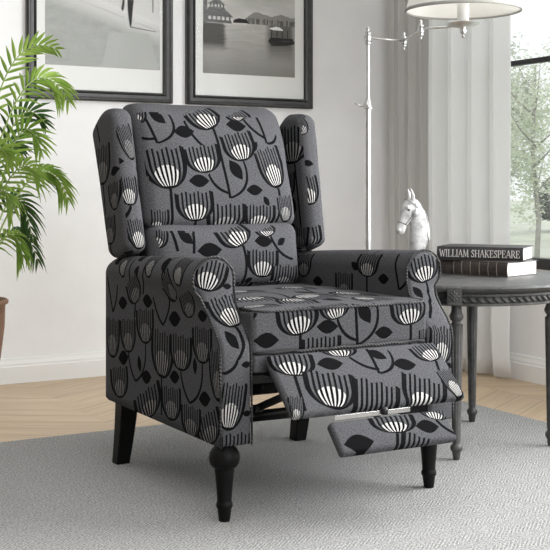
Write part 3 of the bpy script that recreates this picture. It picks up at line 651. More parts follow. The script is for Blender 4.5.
def lettering(text,P,u0,u1,w0,hgt,mat,par,v=-.0036):
    tot=sum(ADV[ch] for ch in text)-.1; sx=(u1-u0)/tot; bm=NB(); x=u0
    for ch in text:
        for k,(a0,b0,a1,b1,wt) in enumerate(STK.get(ch,[])):
            p=Vector((x+a0*sx,w0+b0*hgt)); q=Vector((x+a1*sx,w0+b1*hgt)); d=(q-p)
            if d.length<1e-6: continue
            d.normalize(); n=Vector((-d.y,d.x))*.00085*wt; e=d*.0004; vv=v-.00002*k
            lo=[bm.verts.new(P(s.x,vv+.0016,s.y)) for s in (p-e-n,q+e-n,q+e+n,p-e+n)]
            hi=[bm.verts.new(P(s.x,vv,s.y)) for s in (p-e-n,q+e-n,q+e+n,p-e+n)]
            bm.faces.new(hi)
            for i in range(4): bm.faces.new((lo[i],lo[(i+1)%4],hi[(i+1)%4],hi[i]))
        x+=ADV[ch]*sx
    return finish('title',bm,mat,par,smooth=False)
b1,cv1,P1=book('book','thick brown leather book with white pages, lower of the two books on the table',(2.366,2.730),(.294,-.956),.265,.177,TZ,.0455,M_lea)
for u in (.07,.10,.132,.165,.197,.228):
    bm=NB(); pts=[P1(u,.0052-.009*sqrt(max(0,1-a*a*.85)),.0228+a*.0222) for a in [-1+2*k/12 for k in range(13)]]
    tube(bm,pts,.0012,6); finish('spine_band',bm,M_rib,cv1)
b2,cv2,P2=book('book','black book titled WILLIAM SHAKESPEARE, upper of the two books on the table',(2.433,2.735),(.611,-.7916),.272,.172,TZ+.0457,.0425,M_cov)
lettering('WILLIAM SHAKESPEARE',P2,.010,.262,.0105,.0225,M_let,cv2)
# ================================================================ horse head statue
hx,hy=2.277,3.075
hv=Vector((cos(YAW-.0),-sin(YAW),0)); dv=Vector((sin(YAW),cos(YAW),0))
rotz=Matrix.Rotation(math.radians(24),3,'Z')            # turned a little toward the room
hv=rotz@hv; dv=rotz@dv
S_=.00328
def HP(px,py,dp=0): return Vector((hx,hy,TZ))+hv*((px-421.5)*S_*1.1)+dv*(dp*S_)+Vector((0,0,(272-py)*S_))
def ell_loft(bm,secs,n=20):
    """secs: (px,py, r_in_plane, r_depth, direction angle of the section plane in degrees)"""
    rows=[]
    for (px,py,ra,rb,ang) in secs:
        a=math.radians(ang); row=[]
        for k in range(n):
            t=2*PI*k/n; u=ra*cos(t); w=rb*sin(t)
            row.append(tuple(HP(px+u*cos(a),py+u*sin(a),w)))
        rows.append(row)
    R=grid_face(bm,rows,True); cap(bm,R[0][::-1]); cap(bm,R[-1])
m,nt,b=material('antiqued_white_ceramic',.35,spec=.5)
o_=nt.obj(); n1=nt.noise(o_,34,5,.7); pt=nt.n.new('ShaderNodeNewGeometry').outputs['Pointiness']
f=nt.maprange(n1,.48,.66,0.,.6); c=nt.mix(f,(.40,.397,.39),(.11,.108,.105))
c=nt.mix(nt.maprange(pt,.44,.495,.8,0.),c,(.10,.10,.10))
nt.l.new(c,b.inputs['Base Color']); nt.l.new(nt.bump(n1,.15,.002),b.inputs['Normal']); M_cer=m
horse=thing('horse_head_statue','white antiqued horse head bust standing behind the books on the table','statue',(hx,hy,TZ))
bm=NB()
ell_loft(bm,[(423,267,9,8,0),(422.5,258,7.5,7,0),(423,250,7.5,6.8,0),(424.5,242,9.5,6.5,-4),(425.5,235,10.5,6.2,-12),(425,228,10.5,5.8,-22),(423.5,220,10,5.4,-32),(421,213,9,5.0,-42),(418.5,207,7.5,4.6,-52),(416.5,203,5,3.8,-60)])
ell_loft(bm,[(420.5,201,3,3,42),(418.5,203.5,6.5,4.6,40),(416,207,8.2,5.2,36),(413.8,211,8.3,5.2,32),(411.6,215.5,7.2,4.6,28),(409.4,220,5.8,3.8,24),(407.3,225,4.9,3.3,22),(405.8,229,4.9,3.5,20),(404.6,232.5,4.6,3.4,16),(404.2,235,2.8,2.4,10)])
# brow, cheek, nostril swell
for (px,py,dp,r) in ((410.8,208.5,-3.9,2.4),(410.8,208.5,3.9,2.4),(418,213.5,-3.2,4.0),(418,213.5,3.2,4.0),(402.6,230.8,-2.3,1.7),(402.6,230.8,2.3,1.7)):
    bmesh.ops.create_icosphere(bm,subdivisions=3,radius=r*S_,matrix=Matrix.Translation(HP(px,py,dp)))
for s in (-1,1):
    rows=[]
    for (t,r) in ((0,2.1),(.25,2.4),(.5,2.1),(.75,1.4),(.93,.6),(1,.15)):
        px=lerp(416.5,412.5 if s<0 else 415,t)+1.2*sin(t*PI)*1; py=lerp(202.5,188.5,t); dp=s*lerp(3.0,5.6,t)
        row=[]
        for k in range(12):
            a=2*PI*k/12; row.append(tuple(HP(px+r*cos(a),py,dp+r*.55*sin(a))))
        rows.append(row)
    R=grid_face(bm,rows,True); cap(bm,R[0][::-1]); cap(bm,R[-1])
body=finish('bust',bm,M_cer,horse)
rm=body.modifiers.new('fuse','REMESH'); rm.mode='VOXEL'; rm.voxel_size=.0021; rm.use_smooth_shade=True
sm=body.modifiers.new('soften','SMOOTH'); sm.iterations=4; sm.factor=.5
bm=NB(); lathe(bm,(hx,hy,TZ),[(.0001,0),(.040,0),(.042,.004),(.040,.012),(.033,.016),(.031,.022),(.0001,.022)],40); finish('plinth',bm,M_cer,horse)
# mane: overlapping locks down the crest
bm=NB()
for k in range(13):
    t=k/12; px=lerp(419.5,434.5,t**.9); py=lerp(201,236,t)-3.5*sin(PI*t)
    for s in (-1,1):
        tube(bm,[HP(px,py,s*1.0),HP(px-1.5,py+3,s*(3.2+1.2*t)),HP(px-3.2,py+7,s*(4.6+.6*t))],lambda q:.0042*(1-q*.75),8)
finish('mane',bm,M_cer,horse)
M_grey=mottled('dark_glaze',(.05,.05,.05),(.12,.12,.12),rough=.4,bump=0)
bm=NB()
def ring_at(px,py,ra,rb,ang,r=.0011):
    a=math.radians(ang); tube(bm,[HP(px+ra*cos(t)*cos(a),py+ra*cos(t)*sin(a),rb*sin(t)) for t in [2*PI*k/24 for k in range(24)]],r,6,closed=True)
ring_at(407.8,224.5,5.5,3.9,22); ring_at(417.0,205.5,8.4,5.7,38)
for s in (-1,1): tube(bm,[HP(418.5,203.5,s*5.0),HP(417.5,211,s*6.8),HP(413,219,s*5.0),HP(408.5,225.5,s*4.0)],.0010,6)
tube(bm,[HP(424,206,-4.5),HP(428,212,-5.6),HP(430,221,-6.2),HP(429.5,232,-6.6),HP(431,243,-6.6)],.0010,6)
for s in (-1,1): tube(bm,[HP(402.0,231.5,s*2.4),HP(403.2,230.3,s*3.0)],.0011,6)
finish('bridle',bm,M_grey,horse)
for s in (-1,1):
    bm=NB(); bmesh.ops.create_uvsphere(bm,u_segments=16,v_segments=10,radius=.0042,matrix=Matrix.Translation(HP(411.4,210.6,s*5.1)))
    finish('eye',bm,M_grey,horse)
# ================================================================ floor lamp
M_ch=mottled('brushed_nickel',(.58,.58,.575),(.70,.70,.69),scale=30,rough=.28,metal=.85,bump=0)
lp=C2R(.352,4.4); j1=C2R(.4955,4.463); j2=C2R(.521,4.149); so=C2R(.663,4.096); LZ=1.347
lamp=thing('floor_lamp','tall nickel swing arm floor lamp with a white cone shade behind the armchair','lamp',(lp[0],lp[1],FZ))
bm=NB(); lathe(bm,(*lp,FZ),[(.0001,0),(.130,0),(.132,.006),(.128,.014),(.10,.022),(.05,.030),(.022,.040),(.016,.060),(.0001,.060)],48); auto(finish('base',bm,M_ch,lamp),50)
bm=NB(); lathe(bm,(*lp,0),[(.0001,.03),(.0125,.03),(.0125,1.085),(.0001,1.085)],20); lathe(bm,(*lp,0),[(.0001,1.08),(.0078,1.08),(.0078,1.32),(.0001,1.32)],16); auto(finish('pole',bm,M_ch,lamp))
def knuckle(x,y,z,s=1,name='joint'):
    bm=NB(); lathe(bm,(x,y,z),[(.0001,-.040*s),(.0035*s,-.038*s),(.005*s,-.033*s),(.0035*s,-.028*s),(.007*s,-.025*s),(.012*s,-.023*s),(.0125*s,-.017*s),(.008*s,-.013*s),(.014*s,-.011*s),(.0145*s,.006*s),(.009*s,.010*s),(.013*s,.014*s),(.013*s,.020*s),(.006*s,.024*s),(.005*s,.029*s),(.007*s,.034*s),(.005*s,.040*s),(.0001,.043*s)],24)
    return auto(finish(name,bm,M_ch,lamp),40)
knuckle(*lp,LZ); knuckle(*j1,LZ-.005,.85); knuckle(*j2,LZ-.003,.85)
bm=NB(); lathe(bm,(*lp,1.09),[(.0001,-.014),(.018,-.014),(.019,-.008),(.0155,-.004),(.0155,.006),(.012,.012),(.0105,.026),(.0001,.026)],24); col_=auto(finish('collar',bm,M_ch,lamp),40)
sw=Vector((-cos(YAW),sin(YAW),0)); bm=NB(); c0=Vector((*lp,1.088)); tube(bm,[c0,c0+sw*.030],.003,8); tube(bm,[c0+sw*.026,c0+sw*.050+Vector((0,0,.012))],.0035,8); finish('thumb_screw',bm,M_ch,col_)
bm=NB(); tube(bm,[(*lp,LZ),(*j1,LZ-.003)],.0042,10); finish('swing_arm',bm,M_ch,lamp)
bm=NB(); tube(bm,[(*j1,LZ-.003),(*j2,LZ)],.0042,10); finish('swing_arm',bm,M_ch,lamp)
bm=NB(); tube(bm,[(*j2,LZ+.002),(*so,LZ+.002)],.0042,10); finish('swing_arm',bm,M_ch,lamp)
bm=NB(); lathe(bm,(*so,LZ),[(.0001,-.040),(.004,-.038),(.0065,-.033),(.004,-.028),(.010,-.022),(.013,-.014),(.010,-.006),(.018,-.003),(.050,.006),(.058,.013),(.054,.015),(.020,.010),(.0001,.010)],40); auto(finish('drip_cup',bm,M_ch,lamp),50)
M_wh,_,_=material('candle_sleeve',.5,(.80,.80,.78))
bm=NB(); lathe(bm,(*so,LZ),[(.0001,.008),(.021,.008),(.021,.120),(.012,.124),(.0001,.124)],24); finish('candle_sleeve',bm,M_wh,lamp)
m,nt,b=material('white_linen_shade',.9,spec=.1); o_=nt.obj(); b.inputs['Base Color'].default_value=(.86,.855,.84,1)
tl_=nt.n.new('ShaderNodeBsdfTranslucent'); tl_.inputs[0].default_value=(.9,.89,.87,1); mx=nt.n.new('ShaderNodeMixShader'); mx.inputs[0].default_value=.35
nt.l.new(b.outputs[0],mx.inputs[1]); nt.l.new(tl_.outputs[0],mx.inputs[2]); nt.l.new(mx.outputs[0],nt.n['Material Output'].inputs[0])
nt.l.new(nt.bump(nt.noise(o_,300,2),.1,.0005),b.inputs['Normal']); M_shade=m
bm=NB(); zr=1.404; lathe(bm,(*so,zr),[(.203,0),(.128,.255),(.126,.255),(.201,0),(.203,0)],64,caps=False); shd=auto(finish('lamp_shade',bm,M_shade,lamp),40)
M_tr,_,_=material('shade_trim',.8,(.30,.295,.28))
bm=NB(); rows=[(.2045,-.0035),(.2055,.0),(.2035,.0075),(.2005,.0075),(.1995,-.0035),(.2045,-.0035)]; lathe(bm,(*so,zr),rows,64,caps=False); finish('trim',bm,M_tr,shd)
bm=NB(); lathe(bm,(*so,LZ),[(.0001,.124),(.012,.126),(.014,.14),(.026,.165),(.030,.185),(.024,.207),(.0001,.216)],24)
mb,nt,b=material('bulb_glow',.4,(.9,.88,.84)); b.inputs['Emission Color'].default_value=(1,.95,.88,1); b.inputs['Emission Strength'].default_value=6; finish('bulb',bm,mb,lamp)
# ================================================================ pictures
M_frame=mottled('black_frame_wood',(.018,.018,.018),(.030,.030,.029),scale=30,rough=.33,bump=.06)
M_mat,_,_=material('picture_mount',.75,(.76,.765,.745))
def frame(x0,x1,z0,z1,label):
    f=thing('framed_picture',label,'picture',((x0+x1)/2,WY,z0))
    prof=[(0,0),(0,.020),(.006,.026),(.012,.024),(.016,.020),(.030,.018),(.035,.024),(.040,.022),(.044,.008),(.044,0)]  # (inward, out of wall)
    bm=NB(); rows=[]
    for (cx_,cz_,sx,sz) in ((x0,z0,1,1),(x1,z0,-1,1),(x1,z1,-1,-1),(x0,z1,1,-1)):
        rows.append([(cx_+sx*a,WY-.001-b_,cz_+sz*a) for a,b_ in prof])
    rows.append(rows[0]); R=grid_face(bm,rows)
    bmesh.ops.remove_doubles(bm,verts=bm.verts,dist=1e-6)
    auto(finish('frame',bm,M_frame,f),30)
    bm=NB(); box(bm,((x0+x1)/2,WY-.006,(z0+z1)/2),(x1-x0-.06,.006,z1-z0-.06)); finish('mount',bm,M_mat,f,smooth=False)
    return f
def picmat(name,fn):
    m,nt,b=material(name,.8,spec=.08); x,y,z=nt.sep(nt.geo()); nt.l.new(fn(nt,x,z),b.inputs['Base Color']); return m
def box_in(nt,x,z,a,b_,c_,d_):
    f=nt.m('MULTIPLY',nt.m('GREATER_THAN',x,a),nt.m('LESS_THAN',x,b_)); return nt.m('MULTIPLY',f,nt.m('MULTIPLY',nt.m('GREATER_THAN',z,c_),nt.m('LESS_THAN',z,d_)))
ZT=1.99
fa=frame(1.447,2.093,1.141,ZT,'left black framed photo of a figure on a pale beach, by the palm')
fb=frame(2.160,2.801,1.141,ZT,'right black framed photo of a lake with a pavilion and a boat')
def beach(nt,x,z):
    n=nt.noise(nt.comb(nt.m('MULTIPLY',x,22.),0.,nt.m('MULTIPLY',z,40.)),1.,5,.65); n2=nt.noise(nt.comb(x,0.,z),420.,2)
    u=nt.m('SUBTRACT',z,nt.m('MULTIPLY',nt.m('SUBTRACT',x,1.53),-.30))      # the waterline falls to the right
    c=nt.mix(nt.maprange(n,.3,.7,0.,1.),(.34,.35,.335),(.42,.43,.415))
    c=nt.mix(nt.maprange(n2,.4,.7,0.,.25),c,(.30,.30,.29))
    c=nt.mix(nt.maprange(u,1.535,1.60,0.,1.),c,(.60,.60,.59))
    c=nt.mix(nt.maprange(nt.m('ABSOLUTE',nt.m('SUBTRACT',u,1.600)),.0,.006,.4,0.),c,(.25,.25,.25))
    c=nt.mix(nt.maprange(nt.m('ABSOLUTE',nt.m('SUBTRACT',u,1.63)),.0,.010,.35,0.),c,(.78,.78,.77))
    return c
def lake(nt,x,z):
    v=nt.comb(nt.m('MULTIPLY',x,9.),0.,nt.m('MULTIPLY',z,90.)); n=nt.noise(v,1.,4,.6)
    sky=nt.mix(nt.maprange(z,1.52,1.80,0.,1.),(.50,.495,.475),(.27,.265,.255)); sky=nt.mix(nt.maprange(nt.noise(nt.comb(nt.m('MULTIPLY',x,6.),0.,nt.m('MULTIPLY',z,14.)),1.,4),.4,.65,0.,.6),sky,(.62,.61,.59))
    wat=nt.mix(nt.maprange(z,1.28,1.50,0.,1.),(.24,.235,.22),(.46,.45,.43)); wat=nt.mix(nt.maprange(n,.45,.7,0.,.35),wat,(.22,.21,.195))
    # mirrored trees at the left and under the boat
    refl=nt.m('ADD',nt.maprange(x,2.23,2.40,1.0,0.),nt.m('MULTIPLY',nt.m('SUBTRACT',n,.5),.5))
    wat=nt.mix(nt.m('MULTIPLY',nt.maprange(refl,.25,.35,0.,.85),nt.maprange(z,1.375,1.42,0.,1.)),wat,(.035,.034,.03))
    wat=nt.mix(nt.m('MULTIPLY',nt.maprange(nt.m('ABSOLUTE',nt.m('SUBTRACT',x,2.635)),.05,.085,.8,0.),nt.maprange(z,1.34,1.43,0.,1.)),wat,(.06,.058,.05))
    hill=nt.m('ADD',nt.maprange(x,2.36,2.50,1.46,1.528),nt.m('MULTIPLY',nt.noise(nt.comb(x,0.,0.),9.,2),.06))
    c=nt.mix(nt.m('LESS_THAN',z,hill),sky,(.25,.245,.235))
    far=nt.m('ADD',nt.maprange(x,2.38,2.46,1.47,1.522),nt.m('MULTIPLY',nt.noise(nt.comb(x,0.,3.),40.,3),.03))
    c=nt.mix(nt.m('LESS_THAN',z,far),c,nt.mix(nt.maprange(nt.noise(nt.comb(nt.m('MULTIPLY',x,160.),0.,nt.m('MULTIPLY',z,12.)),1.,2),.4,.6,0.,1.),(.10,.10,.095),(.30,.29,.275)))
    c=nt.mix(nt.m('LESS_THAN',z,1.512),c,wat)
    c=nt.mix(box_in(nt,x,z,2.2,2.46,1.505,1.528),c,(.56,.55,.52))
    return c
def print_(f,x0,x1,z0,z1,fn,nm):
    bm=NB(); box(bm,((x0+x1)/2,WY-.0095,(z0+z1)/2),(x1-x0,.001,z1-z0)); return finish('print',bm,picmat(nm,fn),f,smooth=False)
pa=print_(fa,1.527,2.037,1.283,1.86,beach,'beach_photo'); pb=print_(fb,2.242,2.710,1.282,1.86,lake,'lake_photo')
def flat(name,polys,mat,par,dy=.0105):
    bm=NB()
    for k,pl in enumerate(polys):
        vs=[bm.verts.new((x,WY-dy-.00012*(k%3),z)) for x,z in pl]; bm.faces.new(vs)
    return finish(name,bm,mat,par,smooth=False)
M_i0,_,_=material('photo_black',.8,(.015,.015,.015)); M_i1,_,_=material('photo_dark_grey',.4,(.12,.12,.115)); M_i2,_,_=material('photo_white',.4,(.75,.75,.73)); M_i3,_,_=material('photo_sand',.8,(.405,.415,.40))
so_=so
M_i4,_,_=material('photo_slate',.4,(.07,.07,.067))
flat('figure',[[(1.885,1.62),(1.917,1.62),(1.917,1.588),(1.911,1.533),(1.904,1.46),(1.898,1.46),(1.888,1.522)]],M_i0,fa)
flat('hanging_ribbon',[[(1.871,1.60),(1.875,1.60),(1.873,1.547),(1.866,1.523),(1.858,1.535)]],M_i0,fa)
flat('distant_figure',[[(2.000,1.62),(2.007,1.62),(2.006,1.527),(2.001,1.527)]],M_i1,fa)
flat('distant_figure',[[(1.800,1.62),(1.806,1.62),(1.803,1.55)]],M_i1,fa)
flat('shadow_line',[[(1.903,1.462),(2.018,1.448),(2.018,1.445),(1.903,1.457)]],M_i1,fa)
flat('pale_patch',[[(1.805,1.432),(1.985,1.436),(2.032,1.286),(1.772,1.286)]],M_i3,fa,.0101)
flat('pavilion',[[(2.245,1.507),(2.385,1.507),(2.380,1.520),(2.245,1.520)],[(2.250,1.535),(2.392,1.535),(2.365,1.556),(2.345,1.575),(2.27,1.575)],[(2.262,1.588),(2.352,1.588),(2.325,1.606),(2.312,1.622),(2.295,1.606)]]+[[(2.26+.022*k,1.518),(2.268+.022*k,1.518),(2.268+.022*k,1.538),(2.26+.022*k,1.538)] for k in range(6)]+[[(2.275+.016*k,1.573),(2.283+.016*k,1.573),(2.283+.016*k,1.590),(2.275+.016*k,1.590)] for k in range(5)]+[[(2.243,1.505),(2.262,1.505),(2.262,1.66),(2.243,1.66)],[(2.262,1.538),(2.37,1.538),(2.37,1.542),(2.262,1.542)]],M_i4,fb)
flat('treeline',[[(2.39,1.512),(2.47,1.514),(2.46,1.530),(2.42,1.534),(2.395,1.526)]],M_i0,fb,.0103)
flat('boat',[[(2.569,1.440),(2.590,1.420),(2.658,1.424),(2.708,1.434),(2.708,1.448),(2.652,1.442),(2.579,1.456)]]+[[(2.585+.028*k,1.44),(2.589+.028*k,1.44),(2.589+.028*k,1.495),(2.585+.028*k,1.495)] for k in range(4)]+[[(2.58,1.446),(2.70,1.446),(2.70,1.458),(2.58,1.458)]],M_i0,fb)
flat('boat_canopy',[[(2.572,1.498),(2.595,1.492),(2.650,1.492),(2.632,1.505),(2.610,1.509)]],M_i2,fb,.0115)
# glazing of the pictures: thin reflective sheet
gg,nt,b=material('picture_glass',.05); nt.n.remove(b)
tr=nt.n.new('ShaderNodeBsdfTransparent'); gl=nt.n.new('ShaderNodeBsdfGlossy'); gl.inputs['Roughness'].default_value=.04; mx=nt.n.new('ShaderNodeMixShader'); mx.inputs[0].default_value=.0015
nt.l.new(tr.outputs[0],mx.inputs[1]); nt.l.new(gl.outputs[0],mx.inputs[2]); nt.l.new(mx.outputs[0],nt.n['Material Output'].inputs[0])
for f,x0,x1 in ((fa,1.447,2.093),(fb,2.160,2.801)):
    bm=NB(); box(bm,((x0+x1)/2,WY-.0145,(1.141+ZT)/2),(x1-x0-.062,.0015,ZT-1.141-.062)); finish('glazing',bm,gg,f,smooth=False)
# ================================================================ curtains
def cloth(name,base,rough=.9,trans=.0,alpha=0.):
    m,nt,b=material(name,rough,spec=.15); o=nt.obj()
    b.inputs['Base Color'].default_value=(*base,1)
    nt.l.new(nt.bump(nt.noise(nt.vm('MULTIPLY',o,(500.,500.,120.)),1.,2),.15,.0006),b.inputs['Normal'])
    out=b.outputs[0]
    if trans:
        t=nt.n.new('ShaderNodeBsdfTranslucent'); t.inputs[0].default_value=(*[min(1,c*1.12) for c in base],1); mx=nt.n.new('ShaderNodeMixShader'); mx.inputs[0].default_value=trans
        nt.l.new(out,mx.inputs[1]); nt.l.new(t.outputs[0],mx.inputs[2]); out=mx.outputs[0]
    if alpha:
        t=nt.n.new('ShaderNodeBsdfTransparent'); mx=nt.n.new('ShaderNodeMixShader'); mx.inputs[0].default_value=alpha
        nt.l.new(out,mx.inputs[1]); nt.l.new(t.outputs[0],mx.inputs[2]); out=mx.outputs[0]
    nt.l.new(out,nt.n['Material Output'].inputs[0]); return m
def curtain(name,y0,y1,x0,amp,folds,mat,label,zb=.004,zt=2.62,seed=0,flare=0.):
    bm=NB(); rows=[]; N=folds*26; K=34
    rs=random.Random(seed); ph=[rs.uniform(-.5,.5) for _ in range(folds+2)]; am=[rs.uniform(.6,1.25) for _ in range(folds+2)]
    for j in range(K+1):
        t=j/K; z=lerp(zb,zt,t); row=[]
        for i in range(N+1):
            s=i/N; q=s*folds; k=int(min(folds-1e-6,q)); A=lerp(am[k],am[k+1],q-k)*amp*(1-.25*t)
            x=x0+A*cos(2*PI*(q+.10*ph[k]*sin(2*PI*(q-k))))+.006*noise.noise(Vector((s*7,z*1.2,seed)))*(1-t)*2
            y=lerp(y0,y1,s)+.012*sin(4*PI*q)*am[k]+.014*noise.noise(Vector((s*4,z*.9,seed+5)))*(1-t)
            if t<.22: 
                u=(1-t/.22)**2
                y+=flare*u*(.5+s)*-1; x+=.010*u*sin(9*s+z*14)
            row.append((x,y,z))
        rows.append(row)
    grid_face(bm,rows)
    o=finish(name,bm,mat,loc=(x0,(y0+y1)/2,0)); so=o.modifiers.new('hem','SOLIDIFY'); so.thickness=.0012
    return tag(o,label,'curtain')
M_drape=cloth('grey_drape',(.60,.60,.595),trans=.05)
M_sheer=cloth('white_sheer',(.88,.88,.88),trans=.5,alpha=.12)
curtain('drape',4.465,4.205,3.175,.009,3,M_drape,'mid grey opaque drape hanging in the corner beside the white sheer',seed=3)
curtain('sheer_curtain',4.178,3.635,3.150,.024,4,M_sheer,'white sheer curtain hanging in soft folds in front of the window',seed=11,flare=.0)
M_rod=M_black
bm=NB(); tube(bm,[(3.150,4.57,2.64),(3.150,.7,2.64)],.012,12); tag(finish('curtain_rod',bm,M_black,loc=(3.150,2.6,2.64)),'black curtain rod above the window','curtain rod')
# ================================================================ palm
def leafmat(name,c1,c2):
    m,nt,b=material(name,.42,spec=.4); o=nt.obj(); f=nt.maprange(nt.noise(o,9,3),.35,.65,0.,1.)
    c=nt.mix(f,c1,c2); nt.l.new(c,b.inputs['Base Color'])
    t=nt.n.new('ShaderNodeBsdfTranslucent'); nt.l.new(nt.mix(f,c1,c2),t.inputs[0]); mx=nt.n.new('ShaderNodeMixShader'); mx.inputs[0].default_value=.35
    nt.l.new(b.outputs[0],mx.inputs[1]); nt.l.new(t.outputs[0],mx.inputs[2]); nt.l.new(mx.outputs[0],nt.n['Material Output'].inputs[0]); return m
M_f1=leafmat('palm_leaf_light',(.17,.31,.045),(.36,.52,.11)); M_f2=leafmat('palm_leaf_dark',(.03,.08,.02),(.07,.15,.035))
M_stem,_,_=material('palm_stem',.5,(.26,.36,.10))
pr,pd=-.262*1.0,4.05     # right/ahead of the tripod: just outside the left edge of the frame
pr=(-30-275)/1162*pd; pb_=C2R(pr,pd)
palm=thing('potted_palm','bushy green palm with feathery arching fronds in a brown woven basket','plant',(pb_[0],pb_[1],.16))
R_=Vector((cos(YAW),-sin(YAW),0)); D_=Vector((sin(YAW),cos(YAW),0)); PB=Vector((pb_[0],pb_[1],0))
def W(px,py,dd): 
    d=pd+dd; r=(px-275)/1162*d; q=C2R(r,d); return Vector((q[0],q[1],.79-(py-185)/1162*d))
# basket
m,nt,b=material('brown_wicker',.6,spec=.3); x,y,z=nt.sep(nt.obj())
ang=nt.m('ARCTAN2',y,x); w1=nt.m('SINE',nt.m('MULTIPLY',z,520.)); w2=nt.m('SINE',nt.m('MULTIPLY',ang,60.)); w=nt.m('MULTIPLY',w1,w2)
nt.l.new(nt.mix(nt.maprange(w,-1.,1.,0.,1.),(.10,.05,.03),(.36,.21,.13)),b.inputs['Base Color']); nt.l.new(nt.bump(w,.6,.004),b.inputs['Normal'])
zt_=.79-(301-185)/1162*pd; zb_=.16
bm=NB(); Rb=.118; H_=zt_-zb_
lathe(bm,(*pb_,zb_),[(.0001,0),(Rb*.82,0),(Rb*.88,.02),(Rb*1.0,H_*.6),(Rb*1.02,H_-.015),(Rb*1.10,H_-.010),(Rb*1.12,H_),(Rb*1.06,H_+.006),(Rb*.98,H_),(Rb*.95,H_-.03),(.0001,H_-.03)],48); finish('basket',bm,m,palm)
bm=NB(); lathe(bm,(*pb_,zt_-.035),[(.0001,0),(Rb*.94,0),(Rb*.9,.008),(.0001,.016)],24); finish('soil',bm,mottled('potting_soil',(.03,.02,.013),(.07,.05,.03),bump=.5),palm)
st=thing('plant_stand','low black plant stand under the palm basket','stand',(pb_[0],pb_[1],FZ))
bm=NB(); lathe(bm,(*pb_,0),[(.0001,.14),(.085,.14),(.088,.145),(.088,.155),(.085,.16),(.0001,.16)],32); finish('shelf',bm,M_black,st)
for k in range(4):
    a=k*PI/2+.4; bm=NB(); tube(bm,[(pb_[0]+.085*cos(a),pb_[1]+.085*sin(a),FZ),(pb_[0]+.07*cos(a),pb_[1]+.07*sin(a),.142)],.008,8); finish('leg',bm,M_black,st)
def frond(tip,mid,dd_mid,dd_tip,nl,ll,mat,start=.30,droop=.35,base=None,seed=0,wd=.0065,spread=1.0):
    rs=random.Random(seed)
    A=Vector((PB.x+rs.uniform(-.03,.03),PB.y+rs.uniform(-.03,.03),zt_-.03)); B=W(*mid,dd_mid); C=W(*tip,dd_tip)
    # quadratic through mid at t=.55
    t0=.55; Q=(B-A*(1-t0)**2-C*t0*t0)/(2*t0*(1-t0))
    pt=lambda t:A*(1-t)**2+Q*2*t*(1-t)+C*t*t
    tg=lambda t:((Q-A)*(1-t)+(C-Q)*t).normalized()
    bm=NB(); tube(bm,[pt(k/20) for k in range(21)],lambda q:.0042*(1-q*.8),6,mi=1)
    for k in range(nl):
        u=(k+.3)/nl; t=start+(1-start)*u*.97
        p=pt(t); T=tg(t); up=Vector((0,0,1)); s=T.cross(up)
        if s.length<.15: s=R_.copy()
        # leaflets open mostly in the plane that faces the room
        s=(s.normalized()*.35+T.cross(D_).normalized()*.9).normalized()
        for sg in (-1,1):
            L_=ll*.78*(.55+.75*sin(PI*min(1,(u*.8+.18))))*rs.uniform(.85,1.1)*(1 if u<.85 else .8)
            fw=lerp(.85,1.7,u)*rs.uniform(.85,1.15)
            d=(s*sg*spread+T*fw+D_*rs.uniform(-.25,.25)).normalized()
            pts=[]; n=6
            for q in range(n+1):
                v=q/n; pts.append(p+d*L_*v+Vector((0,0,-1))*droop*L_*v*v*rs.uniform(.9,1.1))
            w_=[.25,.85,1.,.95,.75,.42,.03]
            wv=(d.cross(D_*.8+up*.6+T*.2)).normalized()
            nn=d.cross(wv).normalized(); rows=[]
            for q,pp in enumerate(pts):
                ww=wd*w_[q]*(1 if L_>.07 else .8)
                rows.append([tuple(pp-wv*ww-nn*ww*.45),tuple(pp),tuple(pp+wv*ww-nn*ww*.45)])
            grid_face(bm,rows,mi=0)
    return finish('frond',bm,[mat,M_stem],palm,recalc=False)
FR=[((62,52),(4,80),.0,.0,15,.088,M_f1,.42,.10),
    ((72,108),(22,92),-.05,.05,17,.105,M_f1,.42,.45),
    ((44,158),(16,140),-.12,-.15,13,.110,M_f1,.40,.25),
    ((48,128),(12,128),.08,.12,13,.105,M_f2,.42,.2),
    ((70,205),(34,176),.05,.08,17,.095,M_f1,.40,.6),
    ((40,180),(10,178),-.15,-.2,13,.115,M_f1,.40,.4),
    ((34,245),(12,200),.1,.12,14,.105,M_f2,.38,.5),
    ((-45,70),(-45,140),.0,.1,15,.115,M_f1,.40,.2),
    ((24,262),(6,236),-.1,-.12,12,.095,M_f1,.35,.7),
    ((40,268),(14,232),.12,.16,11,.080,M_f2,.38,.7),
    ((14,215),(-4,196),-.2,-.25,13,.110,M_f1,.35,.5),
    ((10,160),(-14,165),-.2,-.22,13,.115,M_f1,.38,.3),
    ((-90,90),(-62,150),.0,.0,14,.115,M_f1,.40,.4),
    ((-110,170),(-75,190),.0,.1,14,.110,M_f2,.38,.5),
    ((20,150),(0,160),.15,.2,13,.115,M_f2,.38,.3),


    ((-70,240),(-50,225),.0,-.1,12,.10,M_f1,.38,.6)]
for k,(tip,mid,dm,dt,nl,ll,mt,stt,dr) in enumerate(FR): frond(tip,mid,dm,dt,nl,ll,mt,stt,dr,seed=k+20)
